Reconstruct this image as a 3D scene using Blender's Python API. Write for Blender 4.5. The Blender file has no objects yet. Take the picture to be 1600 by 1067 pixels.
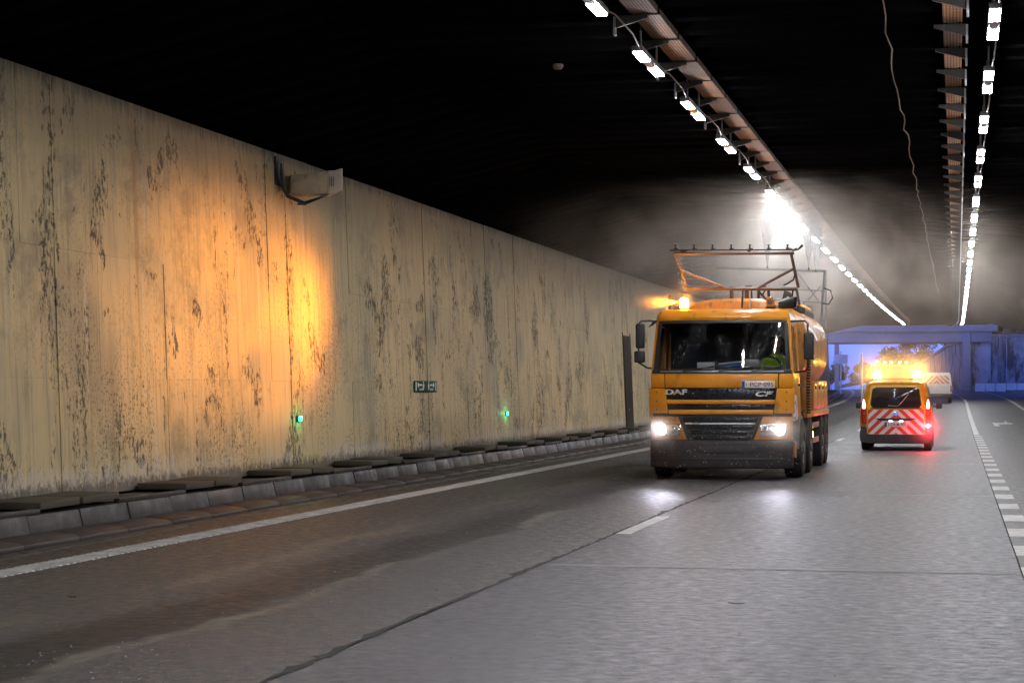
import bpy, bmesh, math, random
from mathutils import Vector, Matrix
random.seed(7)
R = math.radians
scn = bpy.context.scene
COL = scn.collection

# ------------------------------------------------------------------ camera, world, exposure
cam_d = bpy.data.cameras.new("camera")
cam_d.sensor_width = 36.0
cam_d.lens = 70.0
cam_d.clip_start = 0.1
cam_d.clip_end = 3000.0
cam = bpy.data.objects.new("camera", cam_d)
COL.objects.link(cam)
cam.location = (0, 0, 1.5)
cam.rotation_euler = (R(90 + 1.372), 0, R(12.59))
scn.camera = cam

w = bpy.data.worlds.new("World")
scn.world = w
w.use_nodes = True
nt = w.node_tree
bg = nt.nodes['Background']
sky = nt.nodes.new('ShaderNodeTexSky')
sky.sky_type = 'NISHITA'
sky.sun_disc = False
sky.sun_elevation = R(14.0)
sky.sun_rotation = R(200)
sky.air_density = 1.0
sky.ozone_density = 2.0
tint = nt.nodes.new('ShaderNodeMix')
tint.data_type = 'RGBA'
tint.blend_type = 'MULTIPLY'
tint.inputs[0].default_value = 1.0
tint.inputs[7].default_value = (0.31, 0.56, 2.2, 1)      # white balance of the tunnel lamps turns dusk blue
bw = nt.nodes.new('ShaderNodeRGBToBW')
nt.links.new(sky.outputs[0], bw.inputs[0])
nt.links.new(bw.outputs[0], tint.inputs[6])
nt.links.new(tint.outputs[2], bg.inputs['Color'])
bg.inputs['Strength'].default_value = 0.15

scn.view_settings.view_transform = 'Standard'
scn.view_settings.look = 'None'
scn.view_settings.exposure = 0.0
scn.view_settings.gamma = 1.0
scn.view_settings.use_curve_mapping = False
scn.render.engine = 'CYCLES'
cy = scn.cycles
cy.use_denoising = True
try:
    cy.denoiser = 'OPENIMAGEDENOISE'
except Exception:
    pass
cy.use_light_tree = True
cy.max_bounces = 6
cy.diffuse_bounces = 3
cy.glossy_bounces = 3
cy.transmission_bounces = 4
cy.transparent_max_bounces = 12
cy.volume_bounces = 1
cy.volume_step_rate = 0.6
cy.volume_max_steps = 128
cy.sample_clamp_indirect = 6.0
cy.caustics_reflective = False
cy.caustics_refractive = False

LAMP = 215.0            # radiance of the luminaire panels

# ------------------------------------------------------------------ alignment of the road
def rise(y):
    if y <= 50: return 0.0
    k = 8.5e-5
    if y <= 140: return k * (y - 50) ** 2
    z = k * 8100 + 2 * k * 90 * (y - 140)
    return min(z, 1.36 + 0.1 * math.tanh((z - 1.36) * 4) if z > 1.36 else z)
def bend(y):
    return 0.0 if y <= 130 else -0.0006 * (y - 130) ** 2
def W(x, y, z):
    return (x + bend(y), y, z + rise(y))

# ------------------------------------------------------------------ helpers: meshes and objects
class MB:
    def __init__(s):
        s.v = []; s.f = []
    def add(s, vs, fs):
        o = len(s.v)
        s.v += [tuple(p) for p in vs]
        s.f += [tuple(i + o for i in f) for f in fs]
        return s
    def hexa(s, p):
        return s.add(p, [(0,3,2,1),(4,5,6,7),(0,1,5,4),(1,2,6,5),(2,3,7,6),(3,0,4,7)])
    def box(s, x0, x1, y0, y1, z0, z1):
        return s.hexa([(x0,y0,z0),(x1,y0,z0),(x1,y1,z0),(x0,y1,z0),(x0,y0,z1),(x1,y0,z1),(x1,y1,z1),(x0,y1,z1)])
    def loft(s, rings, cap=True):
        n = len(rings[0]); vs = [p for r in rings for p in r]; fs = []
        for i in range(len(rings) - 1):
            for j in range(n):
                a = i*n + j; b = i*n + (j+1) % n
                fs.append((a, b, b + n, a + n))
        if cap:
            fs.append(tuple(range(n))[::-1]); fs.append(tuple((len(rings)-1)*n + j for j in range(n)))
        return s.add(vs, fs)
    def cyl(s, c, axis, r, h, n=16, r2=None):
        ax = Vector(axis).normalized(); q = ax.to_track_quat('Z', 'Y').to_matrix()
        c = Vector(c); rings = []
        for t, rr in ((0, r), (1, r if r2 is None else r2)):
            rings.append([c + ax * (h * t) + q @ Vector((rr*math.cos(2*math.pi*k/n), rr*math.sin(2*math.pi*k/n), 0)) for k in range(n)])
        return s.loft(rings)
    def lathe(s, c, axis, prof, n=24):
        ax = Vector(axis).normalized(); q = ax.to_track_quat('Z', 'Y').to_matrix(); c = Vector(c)
        rings = [[c + ax * h + q @ Vector((r*math.cos(2*math.pi*k/n), r*math.sin(2*math.pi*k/n), 0)) for k in range(n)] for r, h in prof]
        return s.loft(rings)
    def tube(s, pts, r, n=8):
        P = [Vector(p) for p in pts]; rings = []
        for i, p in enumerate(P):
            a = P[max(i-1, 0)]; b = P[min(i+1, len(P)-1)]
            d = (b - a).normalized(); q = d.to_track_quat('Z', 'Y').to_matrix()
            rr = r[i] if isinstance(r, (list, tuple)) else r
            rings.append([p + q @ Vector((rr*math.cos(2*math.pi*k/n), rr*math.sin(2*math.pi*k/n), 0)) for k in range(n)])
        return s.loft(rings)
    def bar(s, a, b, w, h=None):
        return s.tube([a, b], [w * .707, w * .707], 4) if h is None else s.tube([a, b], w, 8)
    def mesh(s, name, mat=None, bevel=0, smooth=False, seg=2):
        me = bpy.data.meshes.new(name)
        bm = bmesh.new()
        vs = [bm.verts.new(p) for p in s.v]
        for f in s.f:
            try: bm.faces.new([vs[i] for i in f])
            except ValueError: pass
        bmesh.ops.recalc_face_normals(bm, faces=bm.faces)
        if bevel:
            es = [e for e in bm.edges if len(e.link_faces) == 2 and e.calc_face_angle(0) > 0.6]
            bmesh.ops.bevel(bm, geom=es, offset=bevel, segments=seg, affect='EDGES', profile=0.5, clamp_overlap=True)
        bm.to_mesh(me); bm.free()
        if mat: me.materials.append(mat)
        if smooth or bevel:
            me.shade_smooth()
            me.set_sharp_from_angle(angle=R(38))
        return me
    def obj(s, name, mat, parent=None, bevel=0, smooth=False, seg=2, loc=None):
        return link(name, s.mesh(name, mat, bevel, smooth, seg), parent, loc)

def link(name, me, parent=None, loc=None):
    o = bpy.data.objects.new(name, me); COL.objects.link(o)
    if parent is not None: o.parent = parent
    if loc is not None: o.location = loc
    return o
def tag(o, label=None, cat=None, group=None, kind=None):
    if label: o['label'] = label
    if cat: o['category'] = cat
    if group: o['group'] = group
    if kind: o['kind'] = kind
    return o
def thing(name, label, cat, loc=(0,0,0), group=None, rotz=0):
    o = link(name, None, None, loc); o.rotation_euler = (0, 0, rotz)
    return tag(o, label, cat, group)
def copy_tree(o, parent=None):
    c = o.copy(); COL.objects.link(c)
    if parent is not None: c.parent = parent
    for ch in list(o.children): copy_tree(ch, c)
    return c
def text_mesh(name, s, width, height, mat, parent, loc, depth=0.004, bold=0.0, shear=0.0, curve=None):
    cu = bpy.data.curves.new(name, 'FONT'); cu.body = s; cu.extrude = 0.02; cu.offset = bold; cu.shear = shear
    t = bpy.data.objects.new(name + '_source', cu); COL.objects.link(t)
    dg = bpy.context.evaluated_depsgraph_get()
    me = bpy.data.meshes.new_from_object(t.evaluated_get(dg))
    bpy.data.objects.remove(t)
    xs = [v.co.x for v in me.vertices]; ys = [v.co.y for v in me.vertices]
    sx = width / (max(xs) - min(xs)); sy = height / (max(ys) - min(ys))
    x0 = (max(xs) + min(xs)) / 2; y0 = (max(ys) + min(ys)) / 2
    for v in me.vertices:
        x, y, z = v.co
        px, pz = (x - x0) * sx, (y - y0) * sy
        v.co = (px, -z / 0.02 * depth + (curve(px + loc[0], pz + loc[2]) if curve else 0), pz)
    me.materials.clear(); me.materials.append(mat)
    return link(name, me, parent, loc)

# ------------------------------------------------------------------ helpers: materials
def nodes(name):
    m = bpy.data.materials.new(name); m.use_nodes = True
    return m, m.node_tree, m.node_tree.nodes['Principled BSDF']
class G:
    """little node graph writer"""
    def __init__(s, t): s.t = t
    def n(s, kind, **kw):
        x = s.t.nodes.new(kind)
        for k, v in kw.items(): setattr(x, k, v)
        return x
    def put(s, sock, v):
        if isinstance(v, bpy.types.NodeSocket): s.t.links.new(v, sock)
        elif v is not None:
            if isinstance(v, tuple) and len(v) == 3 and sock.type == 'RGBA': v = v + (1,)
            sock.default_value = v
    def math(s, op, a, b=None, c=None, clamp=False):
        x = s.n('ShaderNodeMath', operation=op); x.use_clamp = clamp
        s.put(x.inputs[0], a); s.put(x.inputs[1], b)
        if c is not None: s.put(x.inputs[2], c)
        return x.outputs[0]
    def mix(s, f, a, b, blend='MIX'):
        x = s.n('ShaderNodeMix', data_type='RGBA', blend_type=blend)
        s.put(x.inputs[0], f); s.put(x.inputs[6], a); s.put(x.inputs[7], b)
        return x.outputs[2]
    def pos(s):
        return s.n('ShaderNodeNewGeometry').outputs['Position']
    def oco(s):
        return s.n('ShaderNodeTexCoord').outputs['Object']
    def sep(s, v):
        x = s.n('ShaderNodeSeparateXYZ'); s.put(x.inputs[0], v); return x.outputs
    def scale(s, v, sc, loc=(0,0,0)):
        x = s.n('ShaderNodeMapping'); s.put(x.inputs[0], v); x.inputs['Scale'].default_value = sc; x.inputs['Location'].default_value = loc
        return x.outputs[0]
    def noise(s, v, sc, detail=4, rough=.55, dist=0):
        x = s.n('ShaderNodeTexNoise'); s.put(x.inputs['Vector'], v); x.inputs['Scale'].default_value = sc
        x.inputs['Detail'].default_value = detail; x.inputs['Roughness'].default_value = rough; x.inputs['Distortion'].default_value = dist
        return x.outputs[0]
    def step(s, v, a, b, to0=0.0, to1=1.0):
        x = s.n('ShaderNodeMapRange', interpolation_type='SMOOTHSTEP')
        s.put(x.inputs[0], v)
        x.inputs[1].default_value = a; x.inputs[2].default_value = b; x.inputs[3].default_value = to0; x.inputs[4].default_value = to1
        return x.outputs[0]
    def bump(s, h, strength, dist, bsdf):
        x = s.n('ShaderNodeBump'); s.put(x.inputs['Height'], h); x.inputs['Strength'].default_value = strength; x.inputs['Distance'].default_value = dist
        s.t.links.new(x.outputs[0], bsdf.inputs['Normal'])

def mat(name, col, rough=.6, metal=0.0, var=.12, vscale=6.0, bump=0.0, bscale=60.0, dirt=None, coat=0.0, spec=None, rvar=.1, world=False):
    m, t, b = nodes(name); g = G(t)
    p = g.pos() if world else g.oco()
    n1 = g.noise(p, vscale, 5)
    f = g.step(n1, .3, .7)
    c = g.mix(f, tuple(x * (1 - var) for x in col), tuple(min(1, x * (1 + var)) for x in col))
    if dirt:
        n2 = g.noise(g.scale(p, (1, 1, .35)), vscale * 1.7, 6, .65)
        c = g.mix(g.step(n2, dirt[1], dirt[1] + .14), c, dirt[0])
    g.put(b.inputs['Base Color'], c)
    b.inputs['Metallic'].default_value = metal
    g.put(b.inputs['Roughness'], g.step(n1, .25, .75, max(.02, rough - rvar), min(1, rough + rvar)))
    if coat: b.inputs['Coat Weight'].default_value = coat; b.inputs['Coat Roughness'].default_value = .08
    if spec is not None: b.inputs['Specular IOR Level'].default_value = spec
    if bump: g.bump(g.noise(p, bscale, 3), bump, .01, b)
    return m
def emit(name, col, strength, base=(.8,.8,.8)):
    m, t, b = nodes(name)
    b.inputs['Base Color'].default_value = base + (1,)
    b.inputs['Emission Color'].default_value = col + (1,)
    b.inputs['Emission Strength'].default_value = strength
    b.inputs['Roughness'].default_value = .3
    return m
def glass(name, col=(.02,.025,.03), alpha=.45, rough=.03, streak=False):
    """thin pane: mirror-like reflection over a partly see-through tint"""
    m, t, b = nodes(name); g = G(t)
    t.nodes.remove(b)
    out = t.nodes['Material Output']
    tr = g.n('ShaderNodeBsdfTransparent'); tr.inputs[0].default_value = tuple(alpha + c for c in col) + (1,)
    gl = g.n('ShaderNodeBsdfGlossy'); gl.inputs['Color'].default_value = (.9,.9,.9,1); gl.inputs['Roughness'].default_value = rough
    fr = g.n('ShaderNodeFresnel'); fr.inputs[0].default_value = 1.5
    mx = g.n('ShaderNodeMixShader')
    fac = g.math('ADD', fr.outputs[0], .015)
    t.links.new(fac, mx.inputs[0]); t.links.new(tr.outputs[0], mx.inputs[1]); t.links.new(gl.outputs[0], mx.inputs[2])
    if streak:
        p = g.oco()
        drops = g.step(g.noise(g.scale(p, (46, 46, 3.2)), 1.0, 4, .7), .60, .68)
        beads = g.step(g.noise(p, 60, 2, .5), .60, .66)
        dist = g.step(g.noise(p, 2.0, 2), .40, .62)
        wet = g.math('MULTIPLY', g.math('MAXIMUM', drops, g.math('MULTIPLY', beads, .35)), dist)
        df = g.n('ShaderNodeBsdfDiffuse'); df.inputs[0].default_value = (.55,.58,.62,1)
        tl = g.n('ShaderNodeBsdfGlossy'); tl.inputs[0].default_value = (.9,.9,.9,1); tl.inputs[1].default_value = .35
        m3 = g.n('ShaderNodeMixShader'); m3.inputs[0].default_value = .5
        t.links.new(df.outputs[0], m3.inputs[1]); t.links.new(tl.outputs[0], m3.inputs[2])
        m2 = g.n('ShaderNodeMixShader')
        t.links.new(g.math('MULTIPLY', wet, .5), m2.inputs[0]); t.links.new(mx.outputs[0], m2.inputs[1]); t.links.new(m3.outputs[0], m2.inputs[2])
        t.links.new(m2.outputs[0], out.inputs[0])
    else:
        t.links.new(mx.outputs[0], out.inputs[0])
    return m

# ---- tunnel wall: painted concrete, flaked, streaked and whitened at the foot
def wall_material():
    m, t, b = nodes("wall_concrete"); g = G(t)
    p = g.pos(); x, y, z = g.sep(p)
    base = g.mix(g.step(g.noise(p, .35, 4), .3, .7), (.66,.49,.245), (.56,.43,.225))
    base = g.mix(g.step(g.noise(g.scale(p, (1,.9,.5), (3,7,1)), .7, 5), .52, .72), base, (.37,.315,.195))       # damp grey-green areas
    fine = g.noise(g.scale(p, (1, 9, .55)), 1.6, 5, .6)
    base = g.mix(g.math('MULTIPLY', g.step(fine, .48, .70), .6), base, (.24,.21,.15))                           # run-down streaks
    light = g.noise(g.scale(p, (1, 6, .22), (0,11,2)), 1.3, 3)
    base = g.mix(g.math('MULTIPLY', g.step(light, .58, .7), .5), base, (.60,.54,.42))                          # pale runs
    pat = g.noise(g.scale(p, (1, .8, .9), (9,2,4)), 1.0, 7, .72)
    base = g.mix(g.math('MULTIPLY', g.step(pat, .50, .66), .62), base, (.25,.205,.13))
    # flakes of lost paint
    clump = g.noise(g.scale(p, (1, 1.25, .8), (0,3,5)), .85, 4, .6, .6)
    band = g.noise(g.scale(p, (1, 1.7, .22), (0,1,9)), 1.0, 3, .6)
    where = g.math('MAXIMUM', g.step(clump, .515, .63), g.math('MULTIPLY', g.step(band, .54, .66), .9))
    spk = g.noise(g.scale(p, (1, 1.15, .6)), 15, 7, .74)
    thr = g.math('SUBTRACT', .665, g.math('MULTIPLY', where, .18))
    fl = g.math('MULTIPLY', g.math('SUBTRACT', spk, thr), 20, clamp=True)
    big = g.noise(g.scale(p, (1, 2.2, 1.0), (0,5,0)), 2.6, 7, .66)
    fl2 = g.math('MULTIPLY', g.math('SUBTRACT', big, g.math('SUBTRACT', .69, g.math('MULTIPLY', where, .10))), 26, clamp=True)
    tiny = g.step(g.noise(g.scale(p, (1, 1, .7)), 30, 3, .65), .555, .62)
    low = g.step(z, 3.6, 1.0)
    pat2 = g.step(g.noise(g.scale(p, (1, 1, .7), (0,8,1)), .8, 4, .6), .38, .6)
    flake = g.math('MAXIMUM', g.math('MAXIMUM', fl, fl2), g.math('MULTIPLY', g.math('MULTIPLY', tiny, pat2), g.math('ADD', g.math('MULTIPLY', low, .75), .3)))
    flake = g.math('MULTIPLY', flake, .92)
    base = g.mix(flake, base, (.075,.066,.05))
    # salts and splash dirt at the foot, soot at the top edge, lamp falloff painted below it
    n = g.noise(g.scale(p, (1, 5, .8)), 2.2, 6, .7)
    hz = g.math('SUBTRACT', z, g.math('MULTIPLY', n, 1.15))
    salt = g.step(hz, .12, -.12)
    salt = g.math('MULTIPLY', salt, g.step(g.noise(g.scale(p, (1,.5,.5)), .6, 2), .35, .55))
    base = g.mix(g.math('MULTIPLY', salt, .5), base, (.62,.57,.54))
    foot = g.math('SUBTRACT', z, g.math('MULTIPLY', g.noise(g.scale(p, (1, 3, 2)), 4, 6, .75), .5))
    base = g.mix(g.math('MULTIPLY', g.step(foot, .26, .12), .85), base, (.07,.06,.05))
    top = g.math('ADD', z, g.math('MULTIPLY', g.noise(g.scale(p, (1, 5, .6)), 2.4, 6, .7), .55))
    base = g.mix(g.math('MULTIPLY', g.step(top, 3.7, 5.4), .75), base, (.15,.115,.07))  # upper wall darkens upwards: lamp falloff put into the colour
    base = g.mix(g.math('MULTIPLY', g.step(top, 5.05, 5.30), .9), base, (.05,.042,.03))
    rust = g.noise(g.scale(p, (1, 4.2, .10), (0, 2.4, 4)), .9, 3)
    base = g.mix(g.math('MULTIPLY', g.step(rust, .64, .74), .55), base, (.33,.18,.065))
    oi = g.n('ShaderNodeObjectInfo').outputs['Random']
    base = g.mix(1.0, base, g.mix(oi, (.94,.94,.94), (1.04,1.03,1.02)), 'MULTIPLY')
    g.put(b.inputs['Base Color'], base)
    g.put(b.inputs['Roughness'], g.mix(flake, (.62,.62,.62), (.9,.9,.9)))
    h = g.math('SUBTRACT', g.math('MULTIPLY', g.noise(p, 9, 6, .65), .5), g.math('MULTIPLY', flake, .5))
    g.bump(h, .45, .012, b)
    return m

# ---- road: brushed concrete / worn asphalt, wet near the lorry
def road_material(name, kind):
    m, t, b = nodes(name); g = G(t)
    p = g.pos(); x, y, z = g.sep(p)
    grain = g.noise(g.scale(p, (40, 12, 1)), 1.0, 5, .8)
    grit = g.noise(g.scale(p, (60, 24, 1)), 1.0, 2, .6)
    mid = g.noise(p, 9, 5, .6)
    big = g.noise(p, .55, 4, .55)
    if kind == 'asphalt':
        c = g.mix(g.step(grain, .38, .62), (.014,.012,.012), (.090,.079,.076))
        c = g.mix(g.math('MULTIPLY', g.step(grit, .58, .70), .8), c, (.26,.24,.235))
        c = g.mix(g.math('MULTIPLY', g.step(big, .45, .7), .45), c, (.05,.044,.040))
        w2 = g.math('ADD', x, g.math('MULTIPLY', g.math('SUBTRACT', g.noise(g.scale(p, (.3,.35,1)), 1.0, 5, .6), .5), 1.1))
        def lane(c, at, wdt, col, k, brk=.5):
            d = g.math('ABSOLUTE', g.math('SUBTRACT', w2, at))
            f = g.math('MULTIPLY', g.step(d, wdt, wdt * .25), g.step(g.noise(g.scale(p, (1.4,.16,1)), 1.2, 5, .65), brk - .08, brk + .1))
            return g.mix(g.math('MULTIPLY', f, k), c, col), f
        c, f1 = lane(c, -5.05, .62, (.012,.009,.008), .92, .38)
        c, _ = lane(c, -5.95, .20, (.15,.125,.09), .5, .45)
        c, _ = lane(c, -4.66, .13, (.16,.14,.11), .6, .45)
        edge = g.step(x, -7.72, -8.0)
        c = g.mix(g.math('MULTIPLY', edge, .8), c, (.03,.025,.021))
        hgt = g.math('ADD', g.math('MULTIPLY', grain, .7), g.math('MULTIPLY', mid, .3))
        rg = g.step(mid, .3, .7, .40, .66)
        st, dist = .6, .012
    else:
        brush = g.noise(g.scale(p, (9, 13, 1)), 1.0, 5, .8)
        c = g.mix(g.step(brush, .37, .64), (.026,.023,.027), (.112,.102,.113))
        c = g.mix(g.math('MULTIPLY', g.step(grain, .52, .7), .4), c, (.18,.168,.18))
        c = g.mix(g.math('MULTIPLY', g.step(grit, .60, .70), .5), c, (.03,.027,.03))
        c = g.mix(g.math('MULTIPLY', g.step(big, .48, .74), .4), c, (.085,.077,.078))
        tr = g.noise(g.scale(p, (1.5,.07,1), (4,0,0)), 1.0, 4, .6)
        c = g.mix(g.math('MULTIPLY', g.step(tr, .5, .7), .4), c, (.08,.072,.072))
        for tx in (-2.55, -.75, 1.4, 3.1):
            d_ = g.math('ABSOLUTE', g.math('SUBTRACT', g.math('ADD', x, g.math('MULTIPLY', g.math('SUBTRACT', big, .5), .5)), tx))
            c = g.mix(g.math('MULTIPLY', g.step(d_, .55, .1), .38), c, (.038,.034,.037))                        # worn wheel tracks
        spot = g.step(g.noise(g.scale(p, (1, .5, 1), (2,5,0)), 1.1, 6, .7), .58, .66)
        c = g.mix(g.math('MULTIPLY', spot, .5), c, (.032,.028,.030))                                            # old drips and stains
        if kind == 'right': c = g.mix(.45, c, (.06,.055,.052))
        hgt = g.math('ADD', g.math('MULTIPLY', brush, .6), g.math('MULTIPLY', grain, .4))
        rg = g.step(mid, .3, .7, .46, .66)
        st, dist = .3, .005
    # film of water spilt round the lorry
    d = g.math('ABSOLUTE', g.math('ADD', x, 4.6))
    wet = g.math('MULTIPLY', g.step(d, 3.2, 1.2), g.math('MULTIPLY', g.step(y, 23, 29), g.step(y, 66, 52)))
    wet = g.math('MULTIPLY', wet, g.step(g.noise(g.scale(p, (1,.45,1)), .9, 4, .6), .42, .56))
    c = g.mix(g.math('MULTIPLY', wet, .5), c, (.03,.028,.03))
    g.put(b.inputs['Base Color'], c)
    rgm = g.math('SUBTRACT', rg, g.math('MULTIPLY', wet, .10))
    g.put(b.inputs['Roughness'], rgm)
    b.inputs['Specular IOR Level'].default_value = .5
    g.bump(hgt, st, dist, b)
    return m

M = {}
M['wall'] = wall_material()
M['asphalt'] = road_material('worn_asphalt', 'asphalt')
M['concrete_road'] = road_material('brushed_concrete', 'mid')
M['right_road'] = road_material('dark_concrete', 'right')
M['soot'] = mat('sooty_concrete', (.0035,.0032,.003), .95, var=.3, vscale=1.5, bump=.3, bscale=20, spec=0.0, world=True)
M['beam'] = mat('sooty_beam', (.0050,.0050,.0056), .95, var=.3, vscale=.4, bump=.3, bscale=25, spec=0.0, world=True)
M['kerb'] = mat('wet_kerb_concrete', (.022,.0155,.0145), .5, var=.3, vscale=5, bump=.5, bscale=45, dirt=((.03,.026,.025), .52), rvar=.15, world=True)
M['toe'] = mat('gutter_concrete', (.040,.031,.030), .5, var=.35, vscale=2.5, bump=.4, bscale=50, dirt=((.03,.026,.024), .56), world=True)
M['slab'] = mat('cover_slab_concrete', (.055,.044,.028), .7, var=.3, vscale=4, bump=.5, bscale=40, dirt=((.05,.042,.032), .5), world=True)
M['slab_low'] = mat('cover_slab_concrete_dark', (.055,.047,.04), .6, var=.3, vscale=4, bump=.5, bscale=40, world=True)
M['black'] = mat('black_gap', (.012,.011,.01), .9, var=.2)
M['paint'] = mat('road_paint', (.42,.41,.395), .6, var=.25, vscale=5, bump=.4, bscale=60, dirt=((.17,.155,.15), .54))
M['joint'] = mat('joint_filler', (.19,.178,.18), .7, var=.3, vscale=3)
M['orange'] = mat('orange_paint', (.68,.265,.012), .36, var=.10, vscale=3, coat=.35, dirt=((.36,.15,.03), .57))
M['orange_dirty'] = mat('grimy_orange_paint', (.50,.20,.035), .42, var=.15, vscale=4, coat=.2, dirt=((.17,.10,.05), .53))
M['yellow'] = mat('yellow_paint', (.80,.40,.012), .3, var=.05, vscale=3, coat=.5)
M['white_paint'] = mat('white_paint', (.70,.71,.74), .35, var=.05, vscale=3, coat=.4, dirt=((.4,.4,.4), .64))
M['dark'] = mat('dark_plastic', (.022,.022,.024), .42, var=.2, vscale=7, bump=.12, bscale=90)
M['bumper'] = mat('grimy_bumper', (.024,.019,.021), .5, var=.25, vscale=4, dirt=((.045,.037,.036), .5), bump=.1, bscale=80)
M['grille'] = mat('wet_grille_plastic', (.012,.013,.017), .16, var=.3, vscale=14, bump=.25, bscale=35)
M['rubber'] = mat('tyre_rubber', (.018,.017,.017), .75, var=.25, vscale=10, bump=.3, bscale=60)
M['rim'] = mat('painted_rim', (.13,.13,.14), .45, metal=.3, var=.2, vscale=8)
M['steel'] = mat('galvanised_steel', (.40,.40,.41), .4, metal=.8, var=.15, vscale=12)
M['grey_metal'] = mat('grey_metal', (.22,.22,.23), .5, metal=.5, var=.2, vscale=8)
M['chassis'] = mat('chassis_black', (.025,.024,.024), .55, var=.3, vscale=6, dirt=((.07,.06,.05), .55))
M['rust_bar'] = mat('rusty_tube', (.11,.082,.066), .55, metal=.2, var=.3, vscale=8, dirt=((.13,.05,.025), .52))
M['chrome'] = mat('chrome', (.8,.8,.82), .12, metal=1.0, var=.05)
M['silver_text'] = mat('silver_lettering', (.75,.75,.76), .3, metal=.5, var=.05)
M['plate'] = mat('plate_white', (.74,.74,.72), .4, var=.05)
M['plate_blue'] = mat('plate_blue', (.012,.05,.30), .4, var=.05)
M['plate_red'] = mat('plate_lettering', (.16,.012,.02), .5, var=.05)
M['glass'] = glass('window_glass', alpha=.28)
M['windscreen'] = glass('wet_windscreen', alpha=.92, streak=True)
M['black_glass'] = mat('black_glass', (.008,.008,.010), .06, var=.1, spec=.6, rvar=.02)
M['interior'] = mat('cab_interior', (.020,.020,.022), .7, var=.2)
M['seat'] = mat('seat_fabric', (.03,.035,.05), .85, var=.2, vscale=20)
M['paper'] = mat('paper', (.62,.63,.62), .8, var=.06)
M['blue_paper'] = mat('blue_folder', (.02,.08,.28), .6, var=.1)
M['skin'] = mat('skin', (.38,.21,.15), .55, var=.1, vscale=20)
M['hair'] = mat('short_hair', (.035,.025,.018), .8, var=.3, vscale=40)
M['hivis'] = mat('hi_vis_fabric', (.38,.62,.03), .75, var=.1, vscale=25, bump=.3, bscale=40)
M['reflective'] = mat('reflective_tape', (.55,.57,.58), .35, var=.1)
M['trousers'] = mat('dark_trousers', (.02,.025,.04), .85, var=.2)
M['lamp'] = emit('lamp_panel', (.96,.97,1.0), LAMP)
M['housing'] = mat('luminaire_housing', (.30,.30,.31), .45, metal=.4, var=.15)
M['headlight'] = emit('headlight_lens', (.97,.93,1.0), 20.0)
M['amber_lit'] = emit('lit_amber_lens', (1.0,.36,.025), 230.0, (.8,.3,.02))
M['amber_lit_van'] = emit("lit_amber_flash", (1.0,.45,.05), 260.0, (.8,.3,.02))
M['amber'] = mat('amber_lens', (.52,.17,.01), .12, var=.25, vscale=30, coat=.6)
M['tail_lit'] = emit('lit_tail_lamp', (1.0,.62,.50), 7.0, (.6,.02,.02))
M['fog_lit'] = emit('lit_fog_lamp', (1.0,.06,.08), 130.0, (.6,.02,.02))
M['red_lens'] = mat('red_lens', (.42,.012,.012), .15, var=.15, vscale=20, coat=.5)
M['small_amber'] = emit('far_amber_lamp', (1.0,.50,.10), 60.0, (.8,.3,.02))
M['plate_lamp'] = emit('plate_lamp', (1.0,.85,.75), 14.0)
M['green_lit'] = emit('green_guide_light', (.03,1.0,.38), 9.0, (.1,.6,.3))
M['sign_green'] = mat('sign_green', (.003,.060,.034), .7, var=.12, spec=.2)
M['sign_white'] = mat('sign_white', (.58,.62,.58), .5, var=.08)
M['horn'] = mat('horn_body', (.40,.34,.23), .5, var=.15, vscale=5, dirt=((.15,.12,.08), .58))
M['horn_rim'] = mat('horn_rim', (.50,.48,.42), .45, var=.1)
M['door'] = mat('steel_door', (.040,.031,.021), .85, spec=.1, var=.2, vscale=3)
M['far_concrete'] = mat('far_concrete', (.30,.30,.31), .8, var=.4, vscale=.6, bump=.3, bscale=5, dirt=((.07,.07,.08), .50), world=True)
M['bridge'] = mat('bridge_concrete', (.25,.24,.24), .75, var=.12, vscale=.5, world=True)
M['bark'] = mat('bark', (.07,.05,.035), .9, var=.3, vscale=5)
M['leaf'] = mat('leaves', (.055,.07,.03), .75, var=.4, vscale=1.2)
M['leaf2'] = mat('dull_leaves', (.085,.07,.035), .75, var=.4, vscale=1.2)
M['earth'] = mat('earth', (.10,.085,.055), .95, var=.35, vscale=.4, bump=.4, bscale=3)
M['barrier'] = mat('barrier_white', (.62,.64,.66), .6, var=.1, vscale=2, world=True)
M['drain'] = mat('cast_iron', (.03,.03,.032), .5, metal=.5, var=.2)

def tray_material():
    m, t, b = nodes('perforated_tray'); g = G(t)
    p = g.oco(); x, y, z = g.sep(p)
    fx = g.math('ABSOLUTE', g.math('SUBTRACT', g.math('FRACT', g.math('MULTIPLY', x, 28)), .5))
    fy = g.math('ABSOLUTE', g.math('SUBTRACT', g.math('FRACT', g.math('MULTIPLY', y, 11)), .5))
    hole = g.math('MULTIPLY', g.step(fx, .30, .24), g.step(fy, .40, .34))
    c = g.mix(g.step(g.noise(p, 5, 5), .35, .65), (.36,.16,.06), (.25,.125,.06))  # two orange-brown tones mixed by noise
    g.put(b.inputs['Base Color'], g.mix(hole, c, (.012,.01,.01)))
    b.inputs['Roughness'].default_value = .6; b.inputs['Metallic'].default_value = .15
    g.bump(g.math('SUBTRACT', 1.0, hole), .6, .004, b)
    return m
M['tray'] = tray_material()
def chevron_material(name, pitch, slope, shift, red=(.52,.05,.018), white=(.66,.64,.62)):
    m, t, b = nodes(name); g = G(t)
    x, y, z = g.sep(g.oco())
    v = g.math('DIVIDE', g.math('ADD', g.math('ADD', z, g.math('MULTIPLY', g.math('ABSOLUTE', x), slope)), shift), pitch)
    f = g.step(g.math('FRACT', v), .49, .51)
    g.put(b.inputs['Base Color'], g.mix(f, white, red))
    b.inputs['Roughness'].default_value = .35
    return m
M['chevron'] = chevron_material('chevron_film', .235, .95, .02)
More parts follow.
